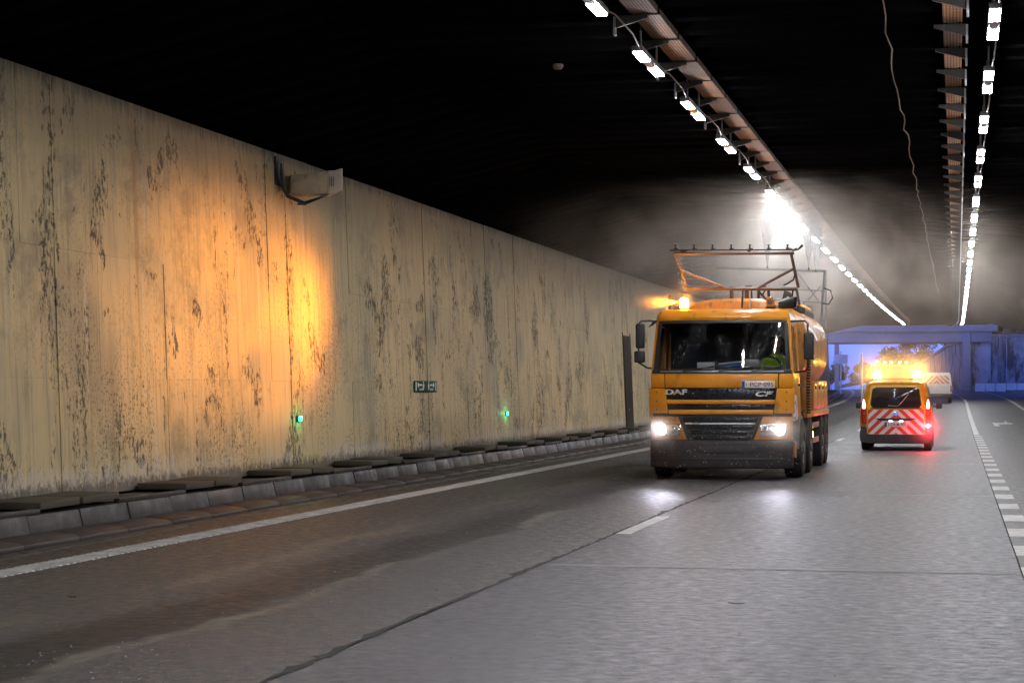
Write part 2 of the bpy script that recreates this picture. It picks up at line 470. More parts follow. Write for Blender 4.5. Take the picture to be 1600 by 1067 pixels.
M['chevron_far'] = chevron_material('chevron_film_far', .30, 1.0, .0, red=(.62,.14,.03))

# ================================================================== SETTING
def frange(a, b, st):
    n = max(1, int(round((b - a) / st)))
    return [a + (b - a) * i / n for i in range(n + 1)]
def strip(mb, x0, x1, z, ys, th=0.0):
    """sheet following the road between two lateral offsets"""
    vs = []; fs = []
    for yy in ys:
        vs += [W(x0, yy, z), W(x1, yy, z)]
    for i in range(len(ys) - 1):
        a = 2 * i
        fs.append((a, a + 1, a + 3, a + 2))
    mb.add(vs, fs)
    return mb
def solid_strip(mb, prof, ys):
    """extruded closed profile [(x,z)...] following the road"""
    return mb.loft([[W(px, yy, pz) for px, pz in prof] for yy in ys])

YN, YF = -130.0, 172.0
ys_all = frange(YN, 50, 6) + frange(53, 172, 3)
ys_far = frange(172, 420, 4)

gnd = tag(MB().add([(-700,171,.3),(-700,1800,.9),(700,1800,.9),(700,171,.3)], [(0,1,2,3)]).obj('ground', M['earth']), kind='structure')
under = tag(strip(MB(), -9.7, 6.7, -.035, ys_all).obj('road_base', M['black']), kind='structure')
road = tag(strip(MB(), -8.2, -3.478, 0.0, ys_all + ys_far[1:]).obj('road', M['asphalt']), kind='structure')
YJ = [16.75 + 12 * k for k in range(-12, 14)]
for a, b_ in zip(YJ[:-1], YJ[1:]):
    e = min(b_ - .005, 172)
    if a >= 171: break
    yy = frange(a, e, 3.0)
    mb = MB(); mb.loft([[W(-3.462, q, -.03), W(.505, q, -.03), W(.505, q, .001), W(-3.462, q, .001)] for q in yy])
    mb.obj('concrete_slab', M['concrete_road'], road)
    mb = MB(); mb.loft([[W(.517, q, -.03), W(5.0, q, -.03), W(5.0, q, .001), W(.517, q, .001)] for q in yy])
    mb.obj('concrete_slab', M['right_road'], road)
    strip(MB(), -3.4, .5, .0045, [a - .10, a + .06]).obj('joint_sealant', M['joint'], road)
strip(MB(), -3.462, 5.0, 0.0, ys_far).obj('road_surface', M['concrete_road'], road)

# painted markings
M['paint_dirty'] = mat('worn_road_paint', (.17,.158,.15), .65, var=.3, vscale=5, bump=.3, bscale=60, world=True)
strip(MB(), -7.73, -7.41, .004, frange(6, 56, 4)).obj('edge_line', M['paint_dirty'], road)
strip(MB(), -7.73, -7.41, .006, frange(56.05, 240, 4)).obj('edge_line', M['paint'], road)
rj = random.Random(8); mb = MB(); yy = 9.0
while yy < 56:
    l_ = rj.uniform(.062, .078); a_ = -7.73 + rj.uniform(0, .012); b_ = -7.41 - rj.uniform(0, .012)
    mb.hexa([(a_, yy, .003), (b_, yy, .003), (b_, yy + l_, .003), (a_, yy + l_, .003), (a_ + .008, yy + .012, .013), (b_ - .008, yy + .012, .013), (b_ - .008, yy + l_ - .012, .013), (a_ + .008, yy + l_ - .012, .013)])
    yy += .128
mb.obj('line_ribs', M['paint'], road)
proto = None
def marking(x0, x1, y0, y1):
    return strip(MB(), x0, x1, .006, frange(y0, y1, 1.5)).obj('lane_dash', M['paint'], road)
k = 0
yy = 9.0 - 2.385 * 2
while yy < 66:
    marking(.50 + .016, .76, yy, yy + 1.15); yy += 2.385
strip(MB(), .53, .70, .006, frange(66, 260, 3)).obj('lane_line', M['paint'], road)
strip(MB(), 3.55, 3.75, .006, frange(-5, 260, 4)).obj('edge_line', M['paint'], road)
for a in (20.4, 45.6, 58.2, 70.8, 83.4, 96, 108.6, 121.2):
    marking(-3.458, -3.30, a, a + 2.9)
# ragged longitudinal joint between the two lanes, and grit along it
rj = random.Random(21); vs = []; fs = []; q_ = 6.0; n_ = 0; off_ = 0.0
while q_ < 62:
    off_ = off_ * .8 + rj.uniform(-.012, .012); hw_ = rj.uniform(.010, .030) + (.03 if rj.random() < .06 else 0)
    vs += [W(-3.47 + off_ - hw_ * 1.3, q_, .0055), W(-3.47 + off_ + hw_ * .6, q_, .0055)]; q_ += rj.uniform(.06, .22); n_ += 1
for i in range(n_ - 1): fs.append((2*i, 2*i+1, 2*i+3, 2*i+2))
MB().add(vs, fs).obj('joint_sealant', M['black'], road)
vs = []; fs = []
for i in range(700):
    yy_ = 9.5 + 30 * rj.random() ** 1.6
    xx_ = rj.choice((rj.gauss(-3.55, .12), rj.uniform(-7.3, -3.5), rj.gauss(-4.7, .3), rj.uniform(-3.4, .5)))
    r_ = rj.uniform(.003, .009); o_ = len(vs)
    vs += [(xx_ + r_, yy_, .004), (xx_ - r_*.5, yy_ + r_, .004), (xx_ - r_*.6, yy_ - r_, .004), (xx_, yy_, .004 + r_ * rj.uniform(.5, 1.1))]
    fs += [(o_, o_+1, o_+3), (o_+1, o_+2, o_+3), (o_+2, o_, o_+3)]
tag(MB().add(vs, fs).obj('road_grit', mat('grit_stone', (.22,.205,.19), .8, var=.5, vscale=3)), 'scattered pale grit lying on the road', None, None, 'stuff')
mb = MB(); strip(mb, 1.42, 2.2, .006, [82.5, 85]); strip(mb, 1.42, 1.62, .006, [79, 82.5]); strip(mb, 1.95, 2.06, .006, [85, 88])
mb.obj('lane_arrow', M['paint'], road)
mb = MB(); mb.cyl((-1.52, 14.05, .002), (0,0,1), .062, .004, 20)
mb.obj('drain_cover', M['drain'], road)
mb = MB(); mb.cyl((-6.25, 13.4, .001), (0,0,1), .03, .005, 12)
mb.obj('drain_cover', M['drain'], road)

# ceiling: haunched soffit and transverse ribs
ceil = tag(solid_strip(MB(), [(-10.7,4.81),(-7.0,5.78),(3.2,5.78),(7.4,4.78),(7.4,6.6),(-10.7,6.6)], frange(YN, 50, 8) + frange(54, 166, 4)).obj('ceiling', M['soot']), kind='structure')
bme = MB()
bme.loft([[(-6.9, -.13, 5.80), (3.1, -.13, 5.80), (3.1, -.13, 5.62), (-6.9, -.13, 5.62)], [(-6.9, .13, 5.80), (3.1, .13, 5.80), (3.1, .13, 5.62), (-6.9, .13, 5.62)]])
bme.hexa([(-9.7,-.13,4.98),(-6.9,-.13,5.62),(-6.9,.13,5.62),(-9.7,.13,4.98),(-9.7,-.13,5.10),(-6.9,-.13,5.80),(-6.9,.13,5.80),(-9.7,.13,5.10)])
beam_me = bme.mesh('ceiling_beam', M['beam'])
yy = 10.0
while yy < 165:
    link('ceiling_beam', beam_me, ceil, W(0, yy, 0)); yy += .86

# left wall of formed panels
XW, ZB, ZT, LEAN = -9.6, .30, 4.98, .19
def wx(z): return XW - LEAN * (z - ZB) / (ZT - ZB)
wall = tag(thing('concrete_wall', 'tall stained concrete tunnel wall with flaked yellowish paint left of the road', 'wall', (XW, 17, 0)))
solid_strip(MB(), [(XW - .55, -.2), (XW - .06, -.2), (XW - .06 - LEAN, ZT - .01), (XW - .55, ZT - .01)], frange(YN, 50, 10) + frange(54, 172, 4)).obj('wall_core', M['black'], wall)
wall.children[-1].matrix_parent_inverse = Matrix.Translation((-XW, -17, 0))
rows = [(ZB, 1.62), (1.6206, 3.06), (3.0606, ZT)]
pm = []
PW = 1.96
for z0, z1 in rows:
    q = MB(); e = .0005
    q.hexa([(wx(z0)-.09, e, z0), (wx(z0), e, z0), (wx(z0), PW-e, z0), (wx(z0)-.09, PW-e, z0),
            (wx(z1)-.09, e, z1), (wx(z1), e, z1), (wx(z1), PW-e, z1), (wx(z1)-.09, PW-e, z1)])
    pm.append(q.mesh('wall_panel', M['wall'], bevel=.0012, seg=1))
k = 0
yy = -19.72
rng = random.Random(3)
while yy < 171:
    for me in pm:
        j = rng.uniform(-.006, .006)
        o = link('wall_panel', me, wall, None)
        o.matrix_parent_inverse = Matrix.Translation((-XW, -17, 0))
        lx, ly, lz = W(j, yy, 0)
        o.location = (lx, ly, lz)
    yy += PW
# expansion joint fins (thin raised vertical joint strips seen on the wall)
for jy in (20.3, 28.15, 35.99, 43.83, 59.5, 75.2):
    q = MB()
    q.hexa([(wx(ZB)-.02, jy, ZB), (wx(ZB)+.012, jy, ZB), (wx(ZB)+.012, jy+.03, ZB), (wx(ZB)-.02, jy+.03, ZB),
            (wx(ZT)-.02, jy, ZT-.02), (wx(ZT)+.012, jy, ZT-.02), (wx(ZT)+.012, jy+.03, ZT-.02), (wx(ZT)-.02, jy+.03, ZT-.02)])
    o = q.obj('joint_strip', M['wall'], wall); o.matrix_parent_inverse = Matrix.Translation((-XW, -17, 0)); o.location = (0, 0, rise(jy))

# right wall and its walkway (beyond the frame, closes the tunnel)
rwall = thing('concrete_wall', 'plain concrete tunnel wall on the far right side of the road', 'wall', (6.7, 17, 0))
solid_strip(MB(), [(6.6,-.2),(6.75,5.02),(7.2,5.02),(7.2,-.2)], frange(YN, 50, 10) + frange(54, 166, 4)).obj('wall_face', M['wall'], rwall)
rwall.children[-1].matrix_parent_inverse = Matrix.Translation((-6.7, -17, 0))
tag(solid_strip(MB(), [(5.0,-.1),(5.06,.25),(6.62,.27),(6.62,-.1)], ys_all).obj('pavement', M['kerb']), kind='structure')

# walkway with loose cover slabs, kerb blocks and gutter
walk = tag(solid_strip(MB(), [(-9.62,-.1),(-8.98,-.1),(-8.98,.235),(-9.62,.235)], ys_all).obj('walkway', M['black']), kind='structure')
q = MB(); q.loft([[(-.09, e, .03), (.09, e, .03), (.03, e, .262), (-.09, e, .262)] for e in (.007, 1.193)])
kb = q.mesh('kerb_block', M['kerb'], bevel=.012)
q = MB(); q.loft([[(-8.84, e, -.02), (-8.50, e, -.02), (-8.50, e, .035), (-8.56, e, .06), (-8.84, e, .085)] for e in (.006, 1.194)])
tb = q.mesh('toe_block', M['toe'], bevel=.008)
q = MB(); q.loft([[(-8.494, e, -.03), (-8.20, e, -.03), (-8.20, e, .010), (-8.25, e, .016), (-8.30, e, -.012), (-8.494, e, .0)] for e in (.004, 1.196)])
gb = q.mesh('gutter_block', M['toe'], bevel=.004, seg=1)
rng = random.Random(11)
yy = 8.45
while yy < 168:
    jx = rng.uniform(-.008, .008)
    o = link('kerb_block', kb, walk, W(-8.93 + jx, yy, rng.uniform(-.006, .006))); o.rotation_euler = (rng.uniform(-.002,.002), rng.uniform(-.012,.012), rng.uniform(-.002,.002))
    link('toe_block', tb, walk, W(rng.uniform(-.008,.008), yy + .35, rng.uniform(-.005, .005)))
    if yy < 110: link('gutter_block', gb, walk, W(0, yy + .1, rng.uniform(-.002,.003)))
    yy += 1.2
q = MB(); q.box(-9.56, -8.93, .008, .922, 0, .075); sl_hi = q.mesh('cover_slab', M['slab'], bevel=.01)
q = MB(); q.box(-9.56, -8.95, .008, .972, 0, .05); sl_lo = q.mesh('cover_slab', M['slab_low'], bevel=.008)
q = MB(); q.box(-8.985, -8.915, .01, 1.93, 0, .05); sl_edge = q.mesh('slab_edging', M['kerb'], bevel=.006)
yy = 6.9
while yy < 166:
    for d in (0, .93):
        o = link('cover_slab', sl_hi, walk, W(rng.uniform(-.02,.02), yy + d, .30 + rng.uniform(-.008,.008)))
        o.rotation_euler = (rng.uniform(-.012,.012), 0, 0)
    link('slab_edging', sl_edge, walk, W(0, yy + 1.86, .262))
    for d in (1.87, 2.85):
        link('cover_slab', sl_lo, walk, W(-.03, yy + d, .225))
    yy += 3.84

# ------------------------------------------------------------------ things on the wall
def on_wall(y, z, proud=0.0): return Vector((wx(z) + proud, y, z))
# horn loudspeaker near the wall's top
hp = on_wall(28.2, 4.50)
horn = thing('horn_loudspeaker', 'boxy horn loudspeaker on a dark bracket at the top edge of the stained wall', 'loudspeaker', hp)
d = Vector((.86, .51, 0)).normalized(); sd = Vector((-d.y, d.x, 0))
def hq(a, s_, z): return tuple(d * a + sd * s_ + Vector((0,0,z)))
def hring(a, hw, z0, z1): return [hq(a, -hw, z0), hq(a, hw, z0), hq(a, hw, z1), hq(a, -hw, z1)]
MB().loft([hring(.08, .13, -.10, .22), hring(.35, .19, -.14, .24), hring(.72, .27, -.10, .30)]).obj('horn_body', M['horn'], horn, bevel=.012)
MB().loft([hring(.72, .28, -.105, .305), hring(.84, .29, -.11, .31), hring(.96, .33, -.04, .35), hring(.98, .31, -.02, .33), hring(.86, .26, -.06, .26)]).obj('horn_rim', M['horn_rim'], horn, bevel=.01)
for i in range(3):
    MB().loft([hring(.745 + .03*i, .288 + .004*i, .02, .20), hring(.755 + .03*i, .29 + .004*i, .02, .20)]).obj('vent_slot', M['dark'], horn)
mb = MB(); mb.tube([(.02,-.5,.42), (.05,-.48,.1), (.16,-.3,-.18), (.42,-.08,-.30)], .035); mb.tube([(.02,-.30,.40), (.07,-.30,.05), (.16,-.3,-.18)], .03)
mb.hexa([(.0,-.56,.0),(.03,-.56,.0),(.03,-.24,.0),(.0,-.24,.0),(.0,-.56,.5),(.03,-.56,.5),(.03,-.24,.5),(.0,-.24,.5)])
mb.obj('bracket', M['dark'], horn)
MB().hexa([(.3,-.2,-.33),(.42,-.14,-.33),*[hq(.74,.2,-.13)]*1,hq(.74,-.2,-.13),(.3,-.2,-.30),(.42,-.14,-.30),hq(.74,.2,-.11),hq(.74,-.2,-.11)]).obj('support_plate', M['dark'], horn)

horn.scale = (.84, .84, .84)
# green emergency sign
sg = thing('emergency_sign', 'green emergency exit sign with white running figures and bars on the wall', 'sign', on_wall(35.75, 1.55, .012))
q = MB(); q.box(0, .018, -.80, .80, -.105, .105); q.obj('sign_plate', M['sign_green'], sg, bevel=.004)
def sp(name, poly):
    q = MB(); n = len(poly)
    q.loft([[(.0185, a, b) for a, b in poly], [(.022, a, b) for a, b in poly]]); q.obj(name, M['sign_white'], sg)
for s in (-1, 1):
    sp('door_bar', [(s*.70-.03, -.08), (s*.70+.03, -.08), (s*.70+.03, .085), (s*.70-.03, .085)])
    sp('arrow', [(s*.56, .075), (s*.50, .055), (s*.50, .0), (s*.56, -.02), (s*.60, .03)] if s > 0 else [(s*.56, .075), (s*.60, .03), (s*.56, -.02), (s*.50, .0), (s*.50, .055)])
    sp('arrow_shaft', [(s*.50, .012), (s*.28, .012), (s*.28, .045), (s*.50, .045)])
    sp('figure_body', [(s*.22, -.06), (s*.17, -.07), (s*.13, .02), (s*.17, .06), (s*.24, .03)])
    sp('figure_head', [(s*.20 + .035*math.cos(a), .078 + .016*math.sin(a)) for a in [i*math.pi/4 for i in range(8)]])
    for i in range(3):
        sp('marking', [(s*(.30+.08*i), -.075), (s*(.30+.08*i)+.045, -.075), (s*(.30+.08*i)+.045, -.035), (s*(.30+.08*i), -.035)])
# green guidance lights
for (y_, z_, lab) in ((28.4, 1.06, 'small lit green guidance light low on the wall, nearest the camera'), (42.45, .97, 'small lit green guidance light on the wall between the sign and the door')):
    gl = thing('guidance_light', lab, 'guide light', on_wall(y_, z_, .0), 'green guidance lights on the wall')
    q = MB(); q.box(0, .035, -.06, .06, -.045, .045); q.obj('light_housing', M['grey_metal'], gl, bevel=.008)
    q = MB(); q.box(.036, .056, -.05, .05, -.035, .035); q.obj('lens', M['green_lit'], gl, bevel=.006)
    ld = bpy.data.lights.new('guide_glow', 'POINT'); ld.energy = 1.6; ld.color = (.05, 1, .4); ld.shadow_soft_size = .03
    lo = bpy.data.objects.new('guide_glow', ld); COL.objects.link(lo); lo.parent = gl; lo.location = (.11, 0, 0)
# emergency door in the wall
dr = thing('emergency_door', 'tall narrow dark steel door set in the concrete wall beside the lorry', 'door', (0, 0, 0))
q = MB(); q.hexa([(wx(.33)+.004, 58.6, .33+.01), (wx(.33)+.03, 58.6, .34), (wx(.33)+.03, 59.85, .34), (wx(.33)+.004, 59.85, .34), (wx(3.1)+.004, 58.6, 3.1), (wx(3.1)+.03, 58.6, 3.1), (wx(3.1)+.03, 59.85, 3.1), (wx(3.1)+.004, 59.85, 3.1)])
q.obj('door_leaf', M['door'], dr)
for a, b_ in ((58.5, 58.595), (59.855, 59.95)):
    q = MB(); q.hexa([(wx(.33)+.004, a, .34), (wx(.33)+.02, a, .34), (wx(.33)+.02, b_, .34), (wx(.33)+.004, b_, .34), (wx(3.1)+.004, a, 3.2), (wx(3.1)+.02, a, 3.16), (wx(3.1)+.02, b_, 3.16), (wx(3.1)+.004, b_, 3.2)])
    q.obj('door_frame', M['door'], dr)
q = MB(); q.box(wx(1.4)+.03, wx(1.4)+.09, 59.6, 59.7, 1.38, 1.43); q.obj('handle', M['steel'], dr)

# ------------------------------------------------------------------ ceiling luminaires and cable trays
ORD = ['first','second','third','fourth','fifth','sixth','seventh','eighth','ninth','tenth','eleventh','twelfth','thirteenth','fourteenth','fifteenth','sixteenth','seventeenth','eighteenth','nineteenth','twentieth']
def ordinal(i):
    if i < 20: return ORD[i]
    tens = {2:'twenty', 3:'thirty', 4:'forty', 5:'fifty'}[(i + 1) // 10]
    u = (i + 1) % 10
    return (tens[:-1] + 'ieth') if u == 0 else tens + '-' + ORD[u - 1]
def make_lamp():
    r = thing('ceiling_lamp', 'lamp', 'lamp')
    q = MB(); q.box(-.062, .062, -.88, .88, .012, .08); q.obj('housing', M['housing'], r, bevel=.012)
    for a, b_ in ((-.85, -.26), (.24, .85)):
        q = MB(); q.box(-.052, .052, a, b_, -.004, .012); q.obj('lamp_panel', M['lamp'], r)
    q = MB(); q.box(-.04, .04, -.25, .23, -.002, .012); q.obj('driver_box', M['steel'], r)
    for s in (-.6, .6):
        q = MB(); q.tube([(0, s, .10), (0, s, .40)], .012, 6); q.obj('hanger', M['grey_metal'], r)
    q = MB(); q.tube([(.03,.88,.06), (.05,1.3,.10), (.05,2.5,.10), (.03,3.08,.06)], .010, 6); q.obj('supply_cable', M['rust_bar'], r)
    return r
proto = None
SP = 3.98
for side, X, y0 in (('left', -3.47, 18.85), ('right', .395, 17.15)):
    i = 0; yy = y0 - SP
    first = True
    yy = y0 - 9 * SP
    n_seen = 0
    while yy < 141:
        o = make_lamp() if proto is None else copy_tree(proto)
        proto = proto or o
        o.location = W(X, yy, 5.26)
        o.rotation_euler = (math.atan(rise(yy + 1) - rise(yy)), 0, 0)
        if yy < y0 - .5:
            o['label'] = f"white twin-panel ceiling lamp of the {side} row, overhead, {ordinal(int(round((y0 - yy) / SP)) - 1)} before the ones in view"
        else:
            o['label'] = f"white twin-panel ceiling lamp, {ordinal(n_seen)} in the {side} row counted from the top of the photo"
            n_seen += 1
        o['group'] = f'ceiling lamps of the {side} row'
        yy += SP

def make_bracket(s):
    q = MB()
    q.hexa([(.012*s, -.03, .05), (.36*s, -.03, .15), (.36*s, .03, .15), (.012*s, .03, .05), (.012*s, -.03, .18), (.36*s, -.03, .18), (.36*s, .03, .18), (.012*s, .03, .18)])
    return q.mesh('tray_bracket', M['chassis'], bevel=.004, seg=1)
for side, xp, s, xt0, xt1 in (('left', -3.60, 1, -3.42, -3.12), ('right', .13, -1, -.13, .08)):
    tr = thing('cable_tray', f'orange-brown perforated cable tray on brackets under the ceiling along the {side} row of lamps', 'cable tray', (xp, 17, 5.4))
    inv = Matrix.Translation((-xp, -17, -5.4))
    bme = make_bracket(s)
    q = MB(); q.box(-.012, .012, -.045, .045, -.03, .17); q.box(-.014, .014, -.02, .02, .02, .05)
    bpm = q.mesh('bracket_plate', M['steel'], bevel=.003, seg=1)
    q = MB(); q.box(xt0, xt1, .06, 1.53, .19, .20); q.box(xt0 - .0, xt0 + .012, .06, 1.53, .201, .26); q.box(xt1 - .012, xt1, .06, 1.53, .201, .26)
    tme = q.mesh('tray_section', M['tray'])
    yy = 11.7 if side == 'left' else 11.4
    while yy < 160:
        for nm, me, ox in (('tray_bracket', bme, xp), ('tray_section', tme, 0)):
            o = link(nm, me, tr); o.matrix_parent_inverse = inv
            o.location = W(ox, yy, 5.36)
            if nm == 'tray_bracket': link('bracket_plate', bpm, o)
        yy += 1.59
    q = MB(); q.loft([[W(a, e, b_) for a, b_ in ((xt0+.05,5.565),(xt1-.05,5.565),(xt1-.05,5.60),(xt0+.05,5.60))] for e in frange(10, 160, 10)])
    o = q.obj('cable_bundle', M['dark'], tr); o.matrix_parent_inverse = inv
# loose cable on the ceiling
pts = []
yy = 12.0; rng = random.Random(5)
while yy < 90:
    pts.append(W(-.76 + rng.uniform(-.028,.028), yy, 5.56 + rng.uniform(-.02,.01))); yy += rng.uniform(.5, 1.4)
q = MB(); q.tube(pts, .008, 6)
tag(q.obj('ceiling_cable', mat('pale_cable', (.20,.13,.09), .7)), 'thin pale crooked cable running along the black ceiling between the lamp rows', 'cable')
sd = MB().lathe((0,0,0), (0,0,-1), [(.01,0),(.07,.0),(.07,.03),(.045,.06),(.005,.065)], 16).obj('smoke_detector', mat('dusty_detector', (.16,.12,.11), .7))
sd.location = W(-4.9, 24.6, 5.6)
tag(sd, 'small round pale detector on the dark ceiling left of the lamps', 'detector')

# ================================================================== VEHICLES
# ---- tanker lorry with spray racks, facing the camera
LX, LY = -3.83, 32.96
lorry = thing('tank_lorry', 'orange washing tanker lorry with lit headlights and spray racks driving towards the camera', 'lorry', (LX, LY, 0))
HW = 1.19
def yF(x, z):
    y = .24 * (min(abs(x), HW) / HW) ** 3.2
    if z > 1.75: y += (z - 1.75) * .26
    if z < .66: y -= .05
    elif z < 1.06: y -= .02
    return y
def front(name, z0, z1, fl, fr, mat_, parent, off=0.0, th=.04, nx=14, nz=2, bevel=.008, smooth=True):
    """panel lying on the lorry's curved front; fl / fr give its left and right edge at a height"""
    fl = fl if callable(fl) else (lambda z, a=fl: a); fr = fr if callable(fr) else (lambda z, a=fr: a)
    mb = MB(); rings = []
    zs = [z0 + (z1 - z0) * i / nz for i in range(nz + 1)]
    outer = []; inner = []
    for z in zs:
        a, b_ = fl(z), fr(z)
        xs = [a + (b_ - a) * k / nx for k in range(nx + 1)]
        outer.append([(x, yF(x, z) - off, z) for x in xs])
        inner.append([(x, yF(x, z) - off + th, z) for x in xs])
    rings = [o + i[::-1] for o, i in zip(outer, inner)]
    n = 2 * (nx + 1); vs = [p for r_ in rings for p in r_]; fs = []
    for i in range(nz):
        for j in range(n):
            a = i*n + j; b_ = i*n + (j+1) % n
            fs.append((a, b_, b_ + n, a + n))
    for base in (0, nz * n):
        for j in range(nx):
            fs.append((base + j, base + j + 1, base + n - 2 - j, base + n - 1 - j))
    mb.add(vs, fs)
    return mb.obj(name, mat_, parent, bevel=bevel, smooth=smooth)
def lerp(z0, a, z1, b_): return lambda z: a + (b_ - a) * (z - z0) / (z1 - z0)
def xS(z): return HW - max(0, z - 1.75) * .075
# shell: sides, roof, back
def side_patch(name, s, poly, mat_, parent, off=0.0, th=.04, bevel=.006):
    """panel on the cab's side; poly in (y, z)"""
    out = [(s * (xS(z) + off), y, z) for y, z in poly]; inn = [(s * (xS(z) + off - th), y, z) for y, z in poly]
    mb = MB(); mb.loft([out, inn]); return mb.obj(name, mat_, parent, bevel=bevel, seg=1)
cab = lorry
q = MB(); rings = []
for z, inset, fr_ in ((.95, .03, .05), (1.35, .03, .05), (1.74, .03, .05)):
    ring = [(x, yF(x, z) + fr_, z) for x in [(-HW + inset) + (2*(HW - inset)) * k / 12 for k in range(13)]]
    ring += [(HW - inset, 1.9, z), (-HW + inset, 1.9, z)]
    rings.append(ring)
q.loft(rings); q.obj('cab_shell', M['dark'], cab)
# roof, slightly domed
rings = []
for z, ins, fo in ((2.655, .0, .0), (2.70, .0, -.01), (2.76, .02, .02), (2.82, .07, .10), (2.845, .16, .22), (2.855, .40, .5)):
    hw = xS(2.66) - ins
    ring = [(x, yF(x, 2.66) + fo, z) for x in [-hw + 2*hw*k/12 for k in range(13)]] + [(hw, 1.9 - ins*.5, z), (-hw, 1.9 - ins*.5, z)]
    rings.append(ring)
MB().loft(rings).obj('roof', M['orange'], cab, smooth=True)
MB().box(-1.08, 1.08, 1.83, 1.9, 1.74, 2.66).obj('back_panel', M['interior'], cab)
for s in (-1, 1):
    # front pillar
    q = MB(); rr = []
    for z in (1.74, 2.0, 2.3, 2.66):
        x1 = xS(z); y1 = yF(x1, z); x0 = x1 - .075; y0 = yF(x0, z)
        rr.append([(s*x0, y0 - .002, z), (s*x1, y1, z), (s*x1, y1 + .12, z), (s*(x1 - .06), y1 + .14, z)])
    q.loft(rr); q.obj('pillar', M['orange'], cab, smooth=True)
    # door: lower panel, frame, window, handle
    dpan = side_patch('door', s, [(.30, .98), (1.42, .98), (1.42, 1.78), (.36, 1.78)], M['orange'], cab)
    side_patch('door_frame', s, [(1.28, 1.785), (1.42, 1.785), (1.42, 2.65), (1.28, 2.65)], M['orange'], dpan)
    side_patch('door_frame', s, [(.66, 2.56), (1.275, 2.56), (1.275, 2.65), (.66, 2.65)], M['orange'], dpan)
    side_patch('window', s, [(.46, 1.79), (1.275, 1.79), (1.275, 2.555), (.64, 2.555)], M['glass'], dpan, off=-.02, th=.006, bevel=0)
    q = MB(); q.box(s*1.19 if s > 0 else -1.225, s*1.225 if s > 0 else -1.19, 1.22, 1.36, 1.55, 1.59); q.obj('handle', M['dark'], dpan, bevel=.006)
    side_patch('side_panel', s, [(1.43, .98), (1.9, .98), (1.9, 2.65), (1.43, 2.65)], M['orange'], cab)
    # step and wheel arch
    q = MB(); arch = []
    for k in range(13):
        a = math.pi * k / 12
        arch.append((1.38 - .62*math.cos(a), .50 + .56*math.sin(a)))
    out = [(s*1.225, y, z) for y, z in arch] ; 
    q.loft([[(s*1.0, y, z) for y, z in arch] + [(s*1.0, y*1.0 + (1.38-y)*.08, .50 + (z-.5)*.92) for y, z in arch[::-1]],
            [(s*1.235, y, z) for y, z in arch] + [(s*1.235, y + (1.38-y)*.08, .50 + (z-.5)*.92) for y, z in arch[::-1]]])
    q.obj('wheel_arch', M['grey_metal'], cab, smooth=True)
    side_patch('step_panel', s, [(.27, .99), (.27, 1.40), (.52, 1.40), (.80, 1.06), (.62, .99)], M['silver_text' if s > 0 else 'orange'], cab, off=.035, th=.05)
    side_patch('step', s, [(.26, .36), (.66, .36), (.72, .62), (.26, .62)], M['orange_dirty'], cab, off=.02, th=.14)
# front panels
front('hood_flap', 1.525, 1.755, -.93, .95, M['orange'], cab, .012)
for s in (-1, 1):
    a, b_ = (.945, HW) if s > 0 else (-HW, -.945)
    front('corner_panel', 1.525, 1.755, a + (.02 if s > 0 else 0), b_ - (0 if s > 0 else -.0), M['orange'], cab, .010, nx=6)
    cp = front('corner_panel', 1.10, 1.515, (lambda z, s=s: .93 - (1.515 - z)*.12 if s > 0 else -HW - .018), (lambda z, s=s: HW + .018 if s > 0 else -.93 + (1.515 - z)*.12), M['orange'], cab, .022, nx=8, bevel=.015)
    for zz in (1.16, 1.30, 1.45):
        xx = s * 1.08; q = MB(); q.cyl((xx, yF(xx, zz) - .020, zz), (0, -1, 0), .013, .006, 10); q.obj('bolt', M['dark'], cp)
band = front('grille_band', 1.325, 1.52, lerp(1.325, -.905, 1.52, -.925), lerp(1.325, .905, 1.52, .925), M['grille'], cab, .004)
front('grille_slat', 1.255, 1.325, lerp(1.255, -.892, 1.325, -.905), lerp(1.255, .892, 1.325, .905), M['orange'], cab, .02, bevel=.01)
front('grille_band', 1.165, 1.25, lerp(1.165, -.875, 1.25, -.89), lerp(1.165, .875, 1.25, .89), M['grille'], cab, .0)
front('grille_slat', 1.085, 1.160, lerp(1.085, -.86, 1.16, -.872), lerp(1.085, .86, 1.16, .872), M['orange'], cab, .02, bevel=.01)
front('seam_panel', 1.05, 1.09, -.90, .90, M['dark'], cab, -.012)
text_mesh('lettering', 'DAF', .37, .088, M['silver_text'], band, (-.735, -.012, 1.455), .008, bold=.035, curve=yF)
text_mesh('lettering', 'CF', .29, .082, M['silver_text'], band, (.73, -.012, 1.425), .008, bold=.03, shear=.25, curve=yF)
